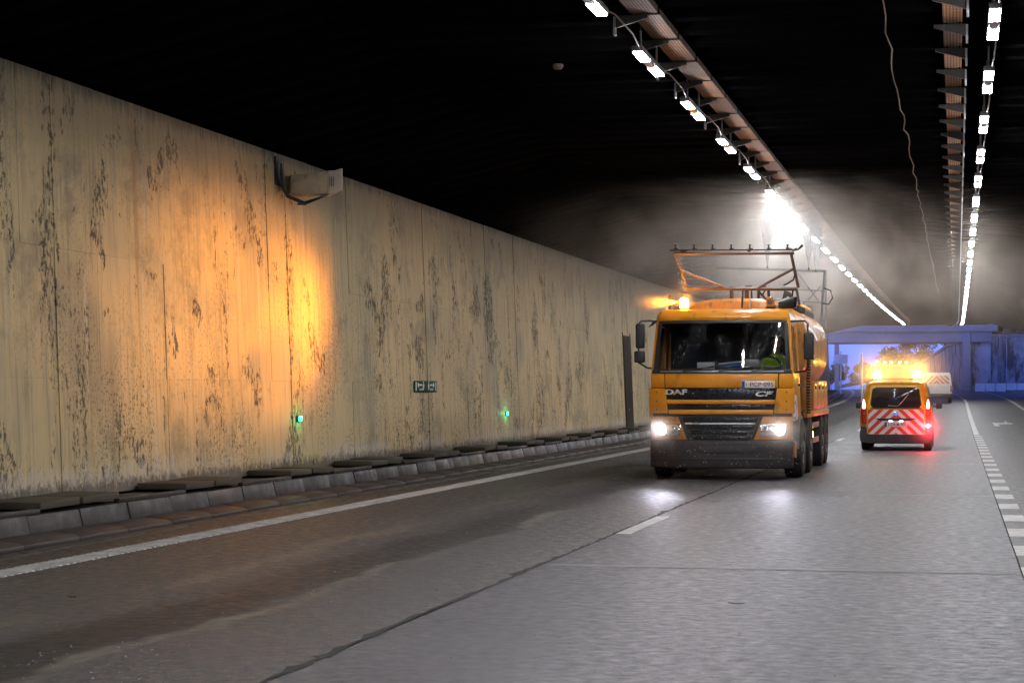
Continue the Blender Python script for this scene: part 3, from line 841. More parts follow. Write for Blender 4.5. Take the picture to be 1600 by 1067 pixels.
# lower grille
gl_, gr_ = lerp(.62, -.52, 1.05, -.70), lerp(.62, .52, 1.05, .70)
lg = front('lower_grille', .615, 1.045, gl_, gr_, M['dark'], cab, -.03)
for i, (z0, z1) in enumerate(((.955, 1.03), (.85, .905), (.755, .815), (.665, .725))):
    front('louvre', z0, z1, (lambda z: gl_(z) + .06), (lambda z: gr_(z) - .06), M['grille'], lg, .012, th=.05)
front('chrome_strip', .918, .944, (lambda z: gl_(z) + .07), (lambda z: gr_(z) - .07), M['silver_text'], lg, .026, bevel=.004)
for s in (-1, 1):
    hp_ = front('headlight_panel', .665, 1.045, (lambda z, s=s: gr_(z) + .012 if s > 0 else -HW + .01), (lambda z, s=s: HW - .01 if s > 0 else gl_(z) - .012), M['orange_dirty'], cab, .012, nx=10)
    xa, xb = (.66, 1.10) if s > 0 else (-1.10, -.66)
    hl = front('headlight', .725, .925, (lambda z, a=xa: a), (lambda z, b=xb: b), M['chrome'], cab, .024, nx=8, bevel=.012)
    for cx, r_, mm in ((s*.97, .085, 'headlight'), (s*.775, .06, 'chrome'), (s*.69, .03, 'chrome')):
        q = MB(); q.lathe((cx, yF(cx, .825) - .026, .825), (0, -1, 0), [(r_, 0), (r_*.98, .008), (r_*.7, .018), (.004, .022)], 20)
        q.obj('headlight_lens', M[mm], hl, smooth=True)
    ld = bpy.data.lights.new('headlight_beam', 'SPOT'); ld.energy = 240; ld.color = (.95, .88, 1.0); ld.spot_size = R(44); ld.spot_blend = 1.0; ld.shadow_soft_size = .07
    lo = bpy.data.objects.new('headlight_beam', ld); COL.objects.link(lo); lo.parent = hl
    lo.location = (s*.985, yF(s*.985, .825) - .075, .825)
    lo.rotation_euler = Vector((.03, -1, .09)).to_track_quat('-Z', 'Y').to_euler()
bp = front('bumper', .20, .655, (lambda z: -HW + .0), (lambda z: HW), M['bumper'], cab, .03, th=.12, nx=18, nz=4, bevel=.02)
front('air_intake', .44, .56, (lambda z: -.42 + (.56 - z)*.6), (lambda z: .62 - (.56 - z)*.6), M['chassis'], bp, .036, th=.02)
front('bumper_rib', .335, .36, -1.12, 1.12, M['bumper'], bp, .042, th=.03)
MB().box(-1.05, 1.05, .35, .6, .18, .60).obj('underbody', M['chassis'], cab)
# number plate
pl = front('number_plate', 1.522, 1.636, .36, .895, M['plate'], cab, .026, th=.012, bevel=.004)
front('country_strip', 1.525, 1.633, .364, .412, M['plate_blue'], pl, .0285, th=.004, bevel=0)
text_mesh('lettering', '1\u00b7PCP\u00b7095', .445, .070, M['plate_red'], pl, (.652, -.031, 1.579), .003, bold=.0, curve=yF)
# windscreen with black surround
front('windscreen_surround', 1.757, 1.83, (lambda z: -xS(z) + .02), (lambda z: xS(z) - .02), M['dark'], cab, .008, th=.03)
front('windscreen_surround', 2.60, 2.655, (lambda z: -xS(z) + .05), (lambda z: xS(z) - .05), M['dark'], cab, .006, th=.03)
for s in (-1, 1):
    front('windscreen_surround', 1.83, 2.60, (lambda z, s=s: (xS(z) - .105) if s > 0 else -xS(z) + .035), (lambda z, s=s: (xS(z) - .035) if s > 0 else -xS(z) + .105), M['dark'], cab, .006, th=.03, nx=3)
ws = front('windscreen', 1.825, 2.605, (lambda z: -xS(z) + .09), (lambda z: xS(z) - .09), M['windscreen'], cab, -.004, th=.006, bevel=0, nx=20, nz=6)
def fp(x, z, off=.02): return (x, yF(x, z) - off, z)
for a, b_, c in ((-.62, .10, 1.90), (-.02, .62, 1.87), (.52, 1.02, 1.86)):
    wp = MB().tube([fp(a, 1.80, .03), fp(a + .16, 1.815, .045), fp(b_ - .1, c, .03)], .011, 6).obj('wiper', M['dark'], cab)
    MB().tube([fp(a + .06, 1.835, .02), fp((a + b_)/2, 1.852, .022), fp(b_, 1.872, .02)], .008, 6).obj('wiper_blade', M['rubber'], wp)
front('wiper_rail', 1.785, 1.805, -1.02, 1.04, M['steel'], cab, .014, th=.015, bevel=.004)
for x_ in (-.84, .86):
    front('marker_lamp', 2.685, 2.72, x_ - .045, x_ + .045, M['amber'], cab, .012, th=.03)
front('roof_hatch', 2.79, 2.80, -.5, .42, M['dark'], cab, -.12, th=.3)
# cab interior
MB().loft([[(x, .30, z0), (x, .62, z0 - .03), (x, .80, z0 - .16), (x, .80, 1.5), (x, .30, 1.5)] for x, z0 in ((-1.06, 1.80), (-.4, 1.83), (.4, 1.84), (1.06, 1.83))]).obj('dashboard', M['interior'], cab)
MB().box(-.42, -.14, .30, .47, 1.835, 1.95).obj('dash_box', M['paper'], cab, bevel=.01)
MB().hexa([(-.06,.34,1.85),(.34,.34,1.89),(.34,.60,1.85),(-.06,.60,1.82),(-.06,.34,1.91),(.34,.34,1.95),(.34,.60,1.92),(-.06,.60,1.87)]).obj('folder', M['blue_paper'], cab)
MB().hexa([(-.06,.335,1.915),(.34,.335,1.955),(.34,.60,1.925),(-.06,.60,1.875),(-.06,.335,1.935),(.34,.335,1.975),(.34,.60,1.945),(-.06,.60,1.895)]).obj('paper_stack', M['paper'], cab)
q = MB(); q.box(.37, .62, .38, .55, 1.86, 2.0); q.obj('console_box', M['grey_metal'], cab, bevel=.02)
sw = MB(); pts = [(.72 + .23*math.cos(a), .72 + .10*math.sin(a), 1.86 + .19*math.sin(a)) for a in [i*math.pi/12 for i in range(25)]]
sw.tube(pts, .018, 8); sw.tube([(.52,.72,1.86),(.92,.72,1.86)], .016, 6); sw.tube([(.72,.72,1.86),(.72,.60,1.60)], .03, 8)
sw.obj('steering_wheel', M['interior'], cab)
for x_ in (-.62, .70):
    st_ = MB().loft([[(x_-.25, 1.15, 1.35), (x_+.25, 1.15, 1.35), (x_+.25, 1.65, 1.35), (x_-.25, 1.65, 1.35)], [(x_-.26, 1.12, 1.52), (x_+.26, 1.12, 1.52), (x_+.26, 1.68, 1.5), (x_-.26, 1.68, 1.5)]]).obj('seat', M['seat'], cab, bevel=.03)
    MB().loft([[(x_-.24, 1.55, 1.5), (x_+.24, 1.55, 1.5), (x_+.24, 1.67, 1.5), (x_-.24, 1.67, 1.5)], [(x_-.23, 1.62, 2.0), (x_+.23, 1.62, 2.0), (x_+.23, 1.74, 2.0), (x_-.23, 1.74, 2.0)], [(x_-.14, 1.66, 2.28), (x_+.14, 1.66, 2.28), (x_+.14, 1.76, 2.28), (x_-.14, 1.76, 2.28)]]).obj('seat_back', M['seat'], st_, bevel=.03)
# mirrors
def mirror(pts, boxes):
    ar = MB().tube(pts, .017, 8).obj('mirror_arm', M['dark'], cab, smooth=True)
    for (cx, cy, cz, w_, h_) in boxes:
        MB().loft([[(cx-w_, cy-.05, cz-h_), (cx+w_, cy-.05, cz-h_), (cx+w_, cy-.05, cz+h_), (cx-w_, cy-.05, cz+h_)],
                   [(cx-w_*1.06, cy, cz-h_*1.04), (cx+w_*1.06, cy, cz-h_*1.04), (cx+w_*1.06, cy, cz+h_*1.04), (cx-w_*1.06, cy, cz+h_*1.04)],
                   [(cx-w_, cy+.08, cz-h_), (cx+w_, cy+.08, cz-h_), (cx+w_, cy+.08, cz+h_), (cx-w_, cy+.08, cz+h_)]]).obj('mirror', M['dark'], ar, bevel=.025, seg=3)
mirror([(-1.12,.45,2.63), (-1.22,.36,2.655), (-1.36,.28,2.645), (-1.40,.25,2.60), (-1.40,.25,2.0), (-1.40,.26,1.95), (-1.26,.30,1.86), (-1.17,.36,1.85)],
       [(-1.375,.25,2.395,.072,.20), (-1.385,.25,2.045,.085,.095)])
MB().loft([[(-1.24,.25,2.54), (-1.16,.25,2.58), (-1.16,.34,2.58), (-1.24,.34,2.54)], [(-1.13,.22,2.66), (-1.07,.24,2.66), (-1.07,.33,2.66), (-1.13,.33,2.66)]]).obj('front_mirror', M['dark'], cab, bevel=.015)
mirror([(1.12,.50,2.63), (1.22,.42,2.635), (1.38,.35,2.63), (1.425,.32,2.58), (1.43,.32,2.0), (1.425,.33,1.86), (1.38,.38,1.80), (1.18,.45,1.78)],
       [(1.44,.32,2.215,.080,.215)])
# beacons
def beacon(x_, y_, lit):
    r = MB().lathe((x_, y_, 2.83), (0,0,1), [(.09,0), (.09,.05), (.075,.06)], 18).obj('beacon', M['dark'], cab)
    if lit:
        MB().lathe((x_, y_, 2.89), (0,0,1), [(.068,0), (.07,.10), (.06,.145), (.02,.165)], 18).obj('beacon_lens', M['amber_lit'], r, smooth=True)
    else:
        MB().box(x_-.068, x_+.068, y_-.06, y_+.06, 2.89, 3.06).obj('beacon_lens', M['amber'], r, bevel=.012)
        MB().lathe((x_, y_-.062, 2.97), (0,-1,0), [(.05,0), (.035,.004), (.01,.006)], 14).obj('reflector', M['rust_bar'], r)
    return r
bl = beacon(-.70, .78, True)
beacon(.765, .78, False)
# the turning beam of the lit beacon and an added plate that masks it
ld = bpy.data.lights.new('beacon_beam', 'SPOT'); ld.energy = 6000; ld.color = (1.0, .34, .020); ld.spot_size = R(40); ld.spot_blend = 1.0; ld.shadow_soft_size = .009
ld.use_nodes = True
lt = ld.node_tree; le = lt.nodes['Emission']; gq = G(lt)
nz_ = gq.noise(gq.n('ShaderNodeTexCoord').outputs['Normal'], 5.0, 3, .6, .8)      # facets of the pressed reflector
lt.links.new(gq.step(nz_, .3, .7, .5, 1.4), le.inputs['Strength'])
lo = bpy.data.objects.new('beacon_beam', ld); COL.objects.link(lo); lo.parent = bl
bx, by = -.70 - .085*math.cos(R(40)), .78 - .085*math.sin(R(40))
lo.location = (-.79, .72, 2.98)
dirv = Vector((-4.95, -6.25, -.38))
lo.rotation_euler = dirv.to_track_quat('-Z', 'Y').to_euler()
lo.scale = (1.0, .64, 1.0)          # the pressed reflector throws a wide, low beam
e_dir = Vector((-4.95, -3.15, 0)).normalized(); nrm = Vector((-e_dir.y, e_dir.x, 0))
l2 = ld.copy(); l2.energy = 1900; l2.spot_size = R(54)
lo2 = bpy.data.objects.new('beacon_beam', l2); COL.objects.link(lo2); lo2.parent = bl; lo2.location = lo.location
lo2.rotation_euler = Vector((-4.95, -5.6, -.30)).to_track_quat('-Z', 'Y').to_euler(); lo2.scale = (1.0, .62, 1.0)
base = Vector((-.79, .72, 0)) + e_dir * .14
q = MB(); p1 = base + nrm * .0; p2 = base - nrm * .10
if (p2 - Vector((-.79,.72,0))).y < (p1 - Vector((-.79,.72,0))).y: p2 = base + nrm * .10
q.add([(p1.x,p1.y,2.86),(p2.x,p2.y,2.86),(p2.x,p2.y,3.10),(p1.x,p1.y,3.10),(p1.x+.006,p1.y+.006,2.86),(p2.x+.006,p2.y+.006,2.86),(p2.x+.006,p2.y+.006,3.10),(p1.x+.006,p1.y+.006,3.10)],
      [(0,1,2,3),(7,6,5,4),(0,4,5,1),(1,5,6,2),(2,6,7,3),(3,7,4,0)])
q.obj('beam_mask', M['dark'], bl)  # plate added to cut the amber beam to a straight edge
# work lamp on the roof
wl = MB().loft([[(.90,.72,2.86),(1.17,.76,2.86),(1.17,.95,2.86),(.90,.95,2.86)], [(.90,.70,2.96),(1.19,.72,3.02),(1.19,.95,3.02),(.92,.95,2.98)], [(1.0,.76,3.03),(1.18,.78,3.06),(1.18,.92,3.06),(1.0,.92,3.04)]]).obj('work_lamp', M['dark'], cab, bevel=.02)
MB().loft([[(1.16,.70,2.87),(1.20,.74,2.87),(1.20,.92,2.87),(1.16,.92,2.87)], [(1.18,.68,3.05),(1.22,.72,3.05),(1.22,.92,3.05),(1.18,.92,3.05)]]).obj('lamp_glass', M['black_glass'], wl, bevel=.008)
# front spray rack
fr = MB().tube([(-.74,1.35,3.245), (1.17,1.35,3.215)], .034, 4).obj('spray_rack', M['rust_bar'], cab)
MB().tube([(-.89,.95,3.825), (1.155,.95,3.80)], .026, 4).obj('rack_tube', M['rust_bar'], fr)
MB().tube([(-.89,.95,3.825), (-.72,1.35,3.245)], .022, 4).obj('rack_post', M['rust_bar'], fr)
MB().tube([(1.10,.95,3.80), (1.19,1.35,3.24)], .027, 4).obj('rack_post', M['rust_bar'], fr)
MB().tube([(1.16,1.35,3.215), (1.20,1.42,2.95)], .026, 4).obj('rack_post', M['rust_bar'], fr)
MB().tube([(1.10,1.35,3.20), (1.06,1.42,2.90)], .018, 4).obj('rack_post', M['dark'], fr)
MB().tube([(-.82,1.12,3.555), (-.04,1.35,3.245)], .022, 4).obj('rack_brace', M['rust_bar'], fr)
MB().tube([(1.13,1.14,3.55), (.48,1.35,3.23)], .024, 4).obj('rack_brace', M['rust_bar'], fr)
MB().tube([(.50,1.38,3.2), (.62,1.45,3.06), (.78,1.6,2.92)], .02, 6).obj('rack_brace', M['dark'], fr)
MB().tube([(.62,1.38,3.2), (.56,1.45,3.10)], .015, 6).obj('rack_brace', M['dark'], fr)
MB().tube([(.24,1.36,3.2), (.235,1.36,3.08), (.22,1.4,2.9)], .018, 6).obj('rack_brace', M['dark'], fr)
MB().tube([(1.16,1.0,3.45), (1.13,1.1,3.36), (1.02,1.2,3.30), (.95,1.3,3.28)], .014, 6).obj('hose', M['dark'], fr)
wp_ = MB().tube([(-.96,.93,3.88), (1.12,.93,3.855)], .014, 6).obj('water_pipe', M['dark'], fr)
for i in range(7):
    x_ = -.865 + .318 * i; z_ = 3.875 - .004 * i
    q = MB(); q.cyl((x_, .93, z_), (0,0,1), .014, .085, 8); q.cyl((x_ - .025, .93, z_ + .03), (1,0,0), .014, .08, 8, .006); q.cyl((x_, .93, z_ + .085), (0,0,1), .022, .012, 8)
    q.obj('nozzle', M['dark'], wp_)
MB().tube([(1.12,.93,3.84), (1.22,.92,3.86), (1.30,.90,3.93)], [.010,.014,.024], 8).obj('nozzle', M['dark'], wp_)
for i in (0, 3.6, 6):
    x_ = -.72 + .31 * i
    MB().tube([(x_ - .05,.92,3.87), (x_,.91,3.845), (x_ + .06,.92,3.875)], .017, 6).obj('pipe_clamp', M['dark'], wp_)
# tank
TC, TW, TH = 2.28, 1.262, .84
def tring(y, k=1.0, n=36):
    out = []
    for i in range(n):
        a = 2*math.pi*i/n; c, s_ = math.cos(a), math.sin(a); e_ = .72
        out.append((TW*k*math.copysign(abs(c)**e_, c), y, TC + TH*k*math.copysign(abs(s_)**e_, s_)))
    return out
tank = MB().loft([tring(2.30,.80), tring(2.33,.93), tring(2.42,.99), tring(2.55,1), tring(7.95,1), tring(8.08,.98), tring(8.16,.90)]).obj('tank', M['orange_dirty'], cab, smooth=True)
for y_ in (2.72, 3.9, 5.1, 6.3, 7.6):
    MB().loft([tring(y_,1.0005), tring(y_+.004,1.0035), tring(y_+.05,1.0035), tring(y_+.054,1.0005)]).obj('tank_band', M['orange'], tank, smooth=True)
for s in (-1, 1):
    MB().box(s*.98-.02, s*.98+.02, 2.6, 7.9, 2.86+.06, 3.02).obj('walkway_rail', M['rust_bar'], tank)
    MB().tube([(s*.9,2.5,3.13), (s*1.12,2.5,3.0), (s*1.18,4.2,2.98)], .022, 6).obj('hand_rail', M['orange'], tank)
    for k in range(6):
        MB().box(s*1.06-.05, s*1.06+.05, 2.5+.28*k, 2.62+.28*k, 2.90, 2.985).obj('walkway_bracket', M['dark'], tank)
    # lockers, rail and underrun guards along the side
    lk = MB().box(min(s*.7, s*1.255), max(s*.7, s*1.255), 3.9, 7.9, 1.12, 1.66).obj('locker', M['orange_dirty'], cab, bevel=.012)
    for k in range(4):
        y_ = 3.93 + k
        MB().box(min(s*1.256, s*1.268), max(s*1.256, s*1.268), y_ + .01, y_ + .93, 1.16, 1.62).obj('locker_door', M['orange'], lk, bevel=.005)
        MB().box(min(s*1.268, s*1.285), max(s*1.268, s*1.285), y_ + .38, y_ + .46, 1.50, 1.57).obj('latch', M['dark'], lk)
    MB().box(min(s*1.2, s*1.27), max(s*1.2, s*1.27), 2.3, 8.3, 1.0, 1.105).obj('side_rail', M['orange'], cab, bevel=.008)
    for z_ in (.50, .78):
        MB().box(min(s*1.19, s*1.225), max(s*1.19, s*1.225), 4.4, 6.35, z_, z_ + .10).obj('underrun_guard', M['steel'], cab, bevel=.006)
    for y_ in (4.5, 6.2):
        MB().box(min(s*1.14, s*1.189), max(s*1.14, s*1.189), y_, y_ + .06, .48, 1.0).obj('guard_post', M['chassis'], cab)
    MB().box(min(s*1.2, s*1.24), max(s*1.2, s*1.24), 4.02, 4.12, .62, .72).obj('side_lamp', M['small_amber'], cab, bevel=.006) if s > 0 else None
    MB().box(min(s*.85, s*1.25), max(s*.85, s*1.25), 8.30, 8.34, .32, 1.02).obj('mud_flap', M['rubber'], cab)
    MB().box(min(s*.95, s*1.2), max(s*.95, s*1.2), 8.345, 8.38, .86, .98).obj('rear_lamp', M['red_lens'], cab, bevel=.006)
# ribbed suction hose up the right side
hs = MB().tube([(1.30,2.16,1.08), (1.30,2.14,1.6), (1.31,2.12,2.02)], .035, 10).obj('suction_hose', M['dark'], cab)
for k in range(19):
    MB().lathe((1.30, 2.155 - .002*k, 1.10 + .05*k), (0,0,1), [(.036,0), (.047,.004), (.047,.018), (.036,.022)], 12).obj('hose_rib', M['orange_dirty'], hs)
# things on the tank's top, seen between the racks
MB().tube([(-.10,2.7,3.10), (-.10,2.7,3.34)], .035, 10).obj('vent_pipe', M['rust_bar'], tank)
MB().box(.12, .26, 2.8, 2.95, 3.10, 3.36).obj('valve_block', M['dark'], tank, bevel=.02)
MB().tube([(.36,2.9,3.1), (.37,2.9,3.28), (.45,2.9,3.36), (.54,2.9,3.28), (.55,2.9,3.1)], .028, 8).obj('hose', M['dark'], tank)
MB().tube([(.30,1.95,2.9), (.30,1.95,3.24)], .016, 8).obj('pipe', M['steel'], cab)
MB().loft([[(.80,2.6,3.08),(1.0,2.6,3.05),(1.0,2.8,3.05),(.80,2.8,3.08)], [(.84,2.62,3.26),(.96,2.62,3.22),(.96,2.78,3.22),(.84,2.78,3.26)]]).obj('valve_block', M['dark'], tank, bevel=.02)
# rear spray rack
rr_ = MB().tube([(-1.0,7.95,4.00), (1.24,7.95,3.90)], .024, 4).obj('spray_rack', M['steel'], cab)
for (a, b_, r_) in (((-1.0,7.95,3.62),(1.24,7.95,3.50),.016), ((-1.0,7.95,3.44),(1.24,7.95,3.26),.018), ((1.22,7.95,3.92),(1.14,7.95,2.85),.024), ((.62,7.95,3.94),(1.10,7.95,3.28),.014), ((1.14,7.95,3.60),(.84,7.95,3.28),.014), ((-.95,7.95,4.0),(-1.12,7.95,2.9),.012), ((1.24,7.9,3.92),(1.24,7.9,2.75),.018), ((.80,7.95,3.3),(.80,7.95,2.9),.02)):
    MB().tube([a, b_], r_, 4 if r_ > .02 else 6).obj('rack_post', M['steel'], rr_)
MB().tube([(1.2,7.85,3.55), (1.34,7.85,3.5), (1.38,7.85,3.35), (1.30,7.85,3.22), (1.18,7.85,3.24)], .015, 6).obj('hose', M['dark'], rr_)
MB().cyl((.92,7.9,2.95), (0,0,1), .06, .25, 12).obj('filter', M['steel'], rr_)
NZ = [(.06, 7.9, 4.02), (.90, 7.9, 3.97), (1.04, 7.9, 3.93)]
for x_, y_, z_ in NZ:
    MB().cyl((x_, y_, z_ - .05), (0,0,1), .022, .07, 8, .012).obj('nozzle', M['dark'], rr_)
# chassis, axles, wheels
for s in (-1, 1):
    MB().box(s*.42-.045, s*.42+.045, .5, 8.3, .66, .96).obj('frame_rail', M['chassis'], cab)
MB().box(-.7, .7, 1.95, 3.6, .45, 1.1).obj('engine_block', M['chassis'], cab, bevel=.03)
def wheel(x_, y_, wd, parent, r=.50):
    s = 1 if x_ > 0 else -1
    ty = MB().lathe((x_, y_, r), (s,0,0), [(r*.58,-wd/2), (r*.86,-wd/2), (r*.97,-wd/2+.02), (r,-wd/2+.06), (r,wd/2-.06), (r*.97,wd/2-.02), (r*.86,wd/2), (r*.58,wd/2), (r*.56,wd/2-.04), (r*.56,-wd/2+.04)], 36).obj('wheel', M['rubber'], parent, smooth=True)
    MB().lathe((x_, y_, r), (s,0,0), [(r*.57,wd/2-.03), (r*.55,wd/2-.01), (r*.48,wd/2-.10), (r*.25,wd/2-.06), (r*.22,wd/2+.01), (r*.05,wd/2+.015)], 28).obj('rim', M['rim'], ty, smooth=True)
    return ty
for y_, xs in ((1.38, 1.115), (3.12, 1.115), (6.55, .97), (7.72, .97)):
    for s in (-1, 1): wheel(s*xs, y_, .32 if xs > 1 else .58, cab)
    MB().tube([(-.95, y_, .50), (.95, y_, .50)], .08, 10).obj('axle', M['chassis'], cab)
for s in (-1, 1):
    arch = [(3.12 - .6*math.cos(a), .50 + .58*math.sin(a)) for a in [math.pi*k/10 for k in range(11)]]
    MB().loft([[(s*1.0,y,z) for y,z in arch] + [(s*1.0, y+(3.12-y)*.05, z-.03) for y,z in arch[::-1]], [(s*1.25,y,z) for y,z in arch] + [(s*1.25, y+(3.12-y)*.05, z-.03) for y,z in arch[::-1]]]).obj('mudguard', M['dark'], cab, smooth=True)
    arch = [(7.13 - 1.25*math.cos(a), .50 + .56*min(1, 1.5*math.sin(a))) for a in [math.pi*k/12 for k in range(13)]]
    MB().loft([[(s*.68,y,z) for y,z in arch] + [(s*.68, y, z-.03) for y,z in arch[::-1]], [(s*1.25,y,z) for y,z in arch] + [(s*1.25, y, z-.03) for y,z in arch[::-1]]]).obj('mudguard', M['dark'], cab, smooth=True)

# ---- driver: one continuous seated body, vest and hair over it
def skinned(name, joints, bones, mats, parent, subd=2, faces_mat=None):
    me = bpy.data.meshes.new(name + '_cage'); me.from_pydata([j[0] for j in joints], bones, [])
    o = bpy.data.objects.new(name, me); COL.objects.link(o)
    o.modifiers.new('skin', 'SKIN'); 
    if not me.skin_vertices:
        bm = bmesh.new(); bm.from_mesh(me); bm.verts.layers.skin.verify(); bm.to_mesh(me); bm.free()
    for i, j in enumerate(joints):
        sv = me.skin_vertices[0].data[i]; sv.radius = j[1] if isinstance(j[1], tuple) else (j[1], j[1])
        sv.use_root = (i == 0)
    sb = o.modifiers.new('smooth', 'SUBSURF'); sb.levels = subd; sb.render_levels = subd
    dg = bpy.context.evaluated_depsgraph_get()
    m2 = bpy.data.meshes.new_from_object(o.evaluated_get(dg)); bpy.data.objects.remove(o)
    m2.name = name; m2.materials.clear()
    for m_ in mats: m2.materials.append(m_)
    if faces_mat:
        for p in m2.polygons: p.material_index = faces_mat(p.center)
    m2.shade_smooth()
    ob = bpy.data.objects.new(name, m2); COL.objects.link(ob)
    if parent is not None: ob.parent = parent
    return ob
J = [((0,0,0),(.17,.13)), ((0,-.02,.22),(.16,.115)), ((0,-.03,.42),(.19,.12)), ((0,-.02,.52),(.10,.09)), ((0,-.045,.60),.058), ((0,-.065,.68),(.070,.085)), ((0,-.07,.78),(.078,.095)), ((0,-.06,.86),(.06,.07)),
     ((-.19,-.03,.44),.068), ((-.27,-.16,.25),.052), ((-.20,-.42,.22),.038), ((-.19,-.50,.235),.04),
     ((.19,-.03,.44),.068), ((.28,-.16,.25),.052), ((.20,-.42,.22),.038), ((.19,-.50,.235),.04),
     ((-.12,-.42,-.03),.085), ((-.12,-.50,-.42),.06), ((.12,-.42,-.03),.085), ((.12,-.50,-.42),.06), ((-.12,-.60,-.46),.045), ((.12,-.60,-.46),.045), ((0,-.165,.70),(.018,.022))]
B = [(0,1),(1,2),(2,3),(3,4),(4,5),(5,6),(6,7),(2,8),(8,9),(9,10),(10,11),(2,12),(12,13),(13,14),(14,15),(0,16),(16,17),(0,18),(18,19),(17,20),(19,21),(5,22)]
# five fingers on each hand, closed round the steering wheel
for s, hd in ((-1, 11), (1, 15)):
    hx, hy, hz = J[hd][0]
    for k in range(4):
        a = len(J); xo = (k - 1.5) * .021
        J += [((hx + xo, hy - .055, hz + .012), .0105), ((hx + xo, hy - .085 + .004*abs(k-1), hz - .012), .0095), ((hx + xo, hy - .070, hz - .04), .0085)]
        B += [(hd, a), (a, a+1), (a+1, a+2)]
    a = len(J)
    J += [((hx - s*.045, hy - .025, hz + .01), .012), ((hx - s*.050, hy - .06, hz - .02), .010)]
    B += [(hd, a), (a, a+1)]
def fm(c):
    if c.z > .555: return 0
    if c.y < -.43 and c.z > .1: return 0
    if c.z < .02 : return 2
    if abs(c.x) > .21 and c.z < .42: return 1
    return 1
drv = skinned('person', J, B, [M['skin'], M['hivis'], M['trousers']], None, 2, fm)
drv.location = (LX + .80, LY + 1.16, 1.545)
drv.rotation_euler = (0, .05, .12)
tag(drv, 'driver in a yellow hi-vis jacket holding the steering wheel behind the wet windscreen', 'person')
q = MB(); q.lathe((0,-.035,.775), (0,.25,1), [(.088,-.02),(.096,.03),(.088,.085),(.05,.115),(.005,.12)], 16); q.obj('hair', M['hair'], drv, smooth=True)
for s in (-1, 1):
    q = MB(); q.lathe((s*.030,-.160,.765), (0,-1,0), [(.011,0),(.009,.006),(.002,.009)], 10); q.obj('eye', M['dark'], drv)
    q = MB(); q.lathe((s*.082,-.06,.745), (s,0,0), [(.028,0),(.03,.008),(.02,.014),(.004,.014)], 10); q.obj('ear', M['skin'], drv, smooth=True)
q = MB(); q.tube([(-.024,-.152,.672), (0,-.158,.669), (.024,-.152,.672)], .006, 6); q.obj('mouth', mat('lips', (.28,.10,.08), .5), drv)
rings = []
for z, a, b_ in ((.30, .192, .140), (.345, .197, .143)):
    rings.append([(a*math.cos(t), -.028 + b_*math.sin(t), z) for t in [i*math.pi/10 for i in range(20)]])
MB().loft(rings, cap=False).obj('reflective_band', M['reflective'], drv, smooth=True)

# ---- yellow van driving away
VX, VY = -1.455, 49.5
van = thing('yellow_van', 'small yellow service van with red and white chevrons and flashing amber roof lights', 'van', (VX, VY, 0))
HVW = .865
def vring(y, k, zr, zb=.34, rw=.66):
    """half outline mirrored: sill, waist, shoulder, roof"""
    half = [(.60*k, zb), (.80*k, zb + .03), (.865*k, zb + .22), (.875*k, .78), (.862*k, 1.0), (.835*k, 1.10), (rw*k + .055, zr - .10), (rw*k, zr - .035), (rw*k*.8, zr - .004), (.0, zr)]
    pts = [(x, y, z) for x, z in half]
    return pts + [(-x, y, z) for x, z in half[:-1]][::-1]
body = MB().loft([vring(.05,.94,1.60,.42,.62), vring(.0,.985,1.66,.36,.65), vring(.06,1.0,1.69,.34,.66), vring(.6,1.0,1.715,.30,.67), vring(2.0,1.0,1.72,.30,.67), vring(2.7,1.0,1.68,.30,.66), vring(3.35,1.0,1.12,.30,.70), vring(4.0,.97,.98,.30,.66), vring(4.28,.85,.80,.36,.6)]).obj('body', M['yellow'], van, smooth=True)
def vplate(name, poly, mat_, parent, y=-.004, th=.012, bevel=.0):
    q = MB(); q.loft([[(x, y, z) for x, z in poly], [(x, y + th, z) for x, z in poly]]); return q.obj(name, mat_, parent, bevel=bevel, seg=2)
td = vplate('tailgate', [(-.70,.40),(.70,.40),(.70,1.02),(.60,1.60),(-.60,1.60),(-.70,1.02)], M['yellow'], van, -.014, .03, .012)
vplate('chevron_panel', [(-.665,.405),(.665,.405),(.665,1.00),(-.665,1.00)], M['chevron'], td, -.020, .005)
rwp = []
for x, z in ((-.56,1.05),(.56,1.05),(.615,1.12),(.56,1.50),(.48,1.55),(-.48,1.55),(-.56,1.50),(-.615,1.12)): rwp.append((x, z))
vplate('rear_window', rwp, M['black_glass'], td, -.022, .008, .003)
vplate('window_seal', [(-.62,1.022),(.62,1.022),(.60,1.045),(-.60,1.045)], M['dark'], td, -.021, .008)
MB().tube([fpv for fpv in ((-.18,-.03,1.10),(.05,-.034,1.09),(.16,-.03,1.20),(.30,-.03,1.38))], .008, 6).obj('rear_wiper', M['steel'], td)
MB().lathe((.0,-.024,.90), (0,-1,0), [(.052,0),(.052,.008),(.04,.012),(.005,.012)], 24).obj('badge', M['chrome'], td)
MB().hexa([(-.05,-.039,.893),(.0,-.039,.888),(.0,-.037,.888),(-.05,-.037,.893),(-.05,-.039,.903),(.05,-.039,.907),(.05,-.037,.907),(-.05,-.037,.903)]).obj('badge_bar', M['grey_metal'], td)
vplate('handle_trim', [(-.36,.735),(.36,.735),(.50,.79),(-.50,.79)], M['dark'], td, -.040, .025, .006)
for x in (-.13, .13):
    vplate('plate_lamp', [(x-.045,.718),(x+.045,.718),(x+.045,.732),(x-.045,.732)], M['plate_lamp'], td, -.036, .012)
vplt = vplate('number_plate', [(-.27,.585),(.27,.585),(.27,.70),(-.27,.70)], M['plate'], van, -.036, .012, .003)
vplate('country_strip', [(-.268,.588),(-.218,.588),(-.218,.697),(-.268,.697)], M['plate_blue'], vplt, -.0385, .002)
text_mesh('lettering', '2-DKM-905', .45, .078, M['plate_red'], vplt, (.025, -.040, .643), .002, bold=.006)
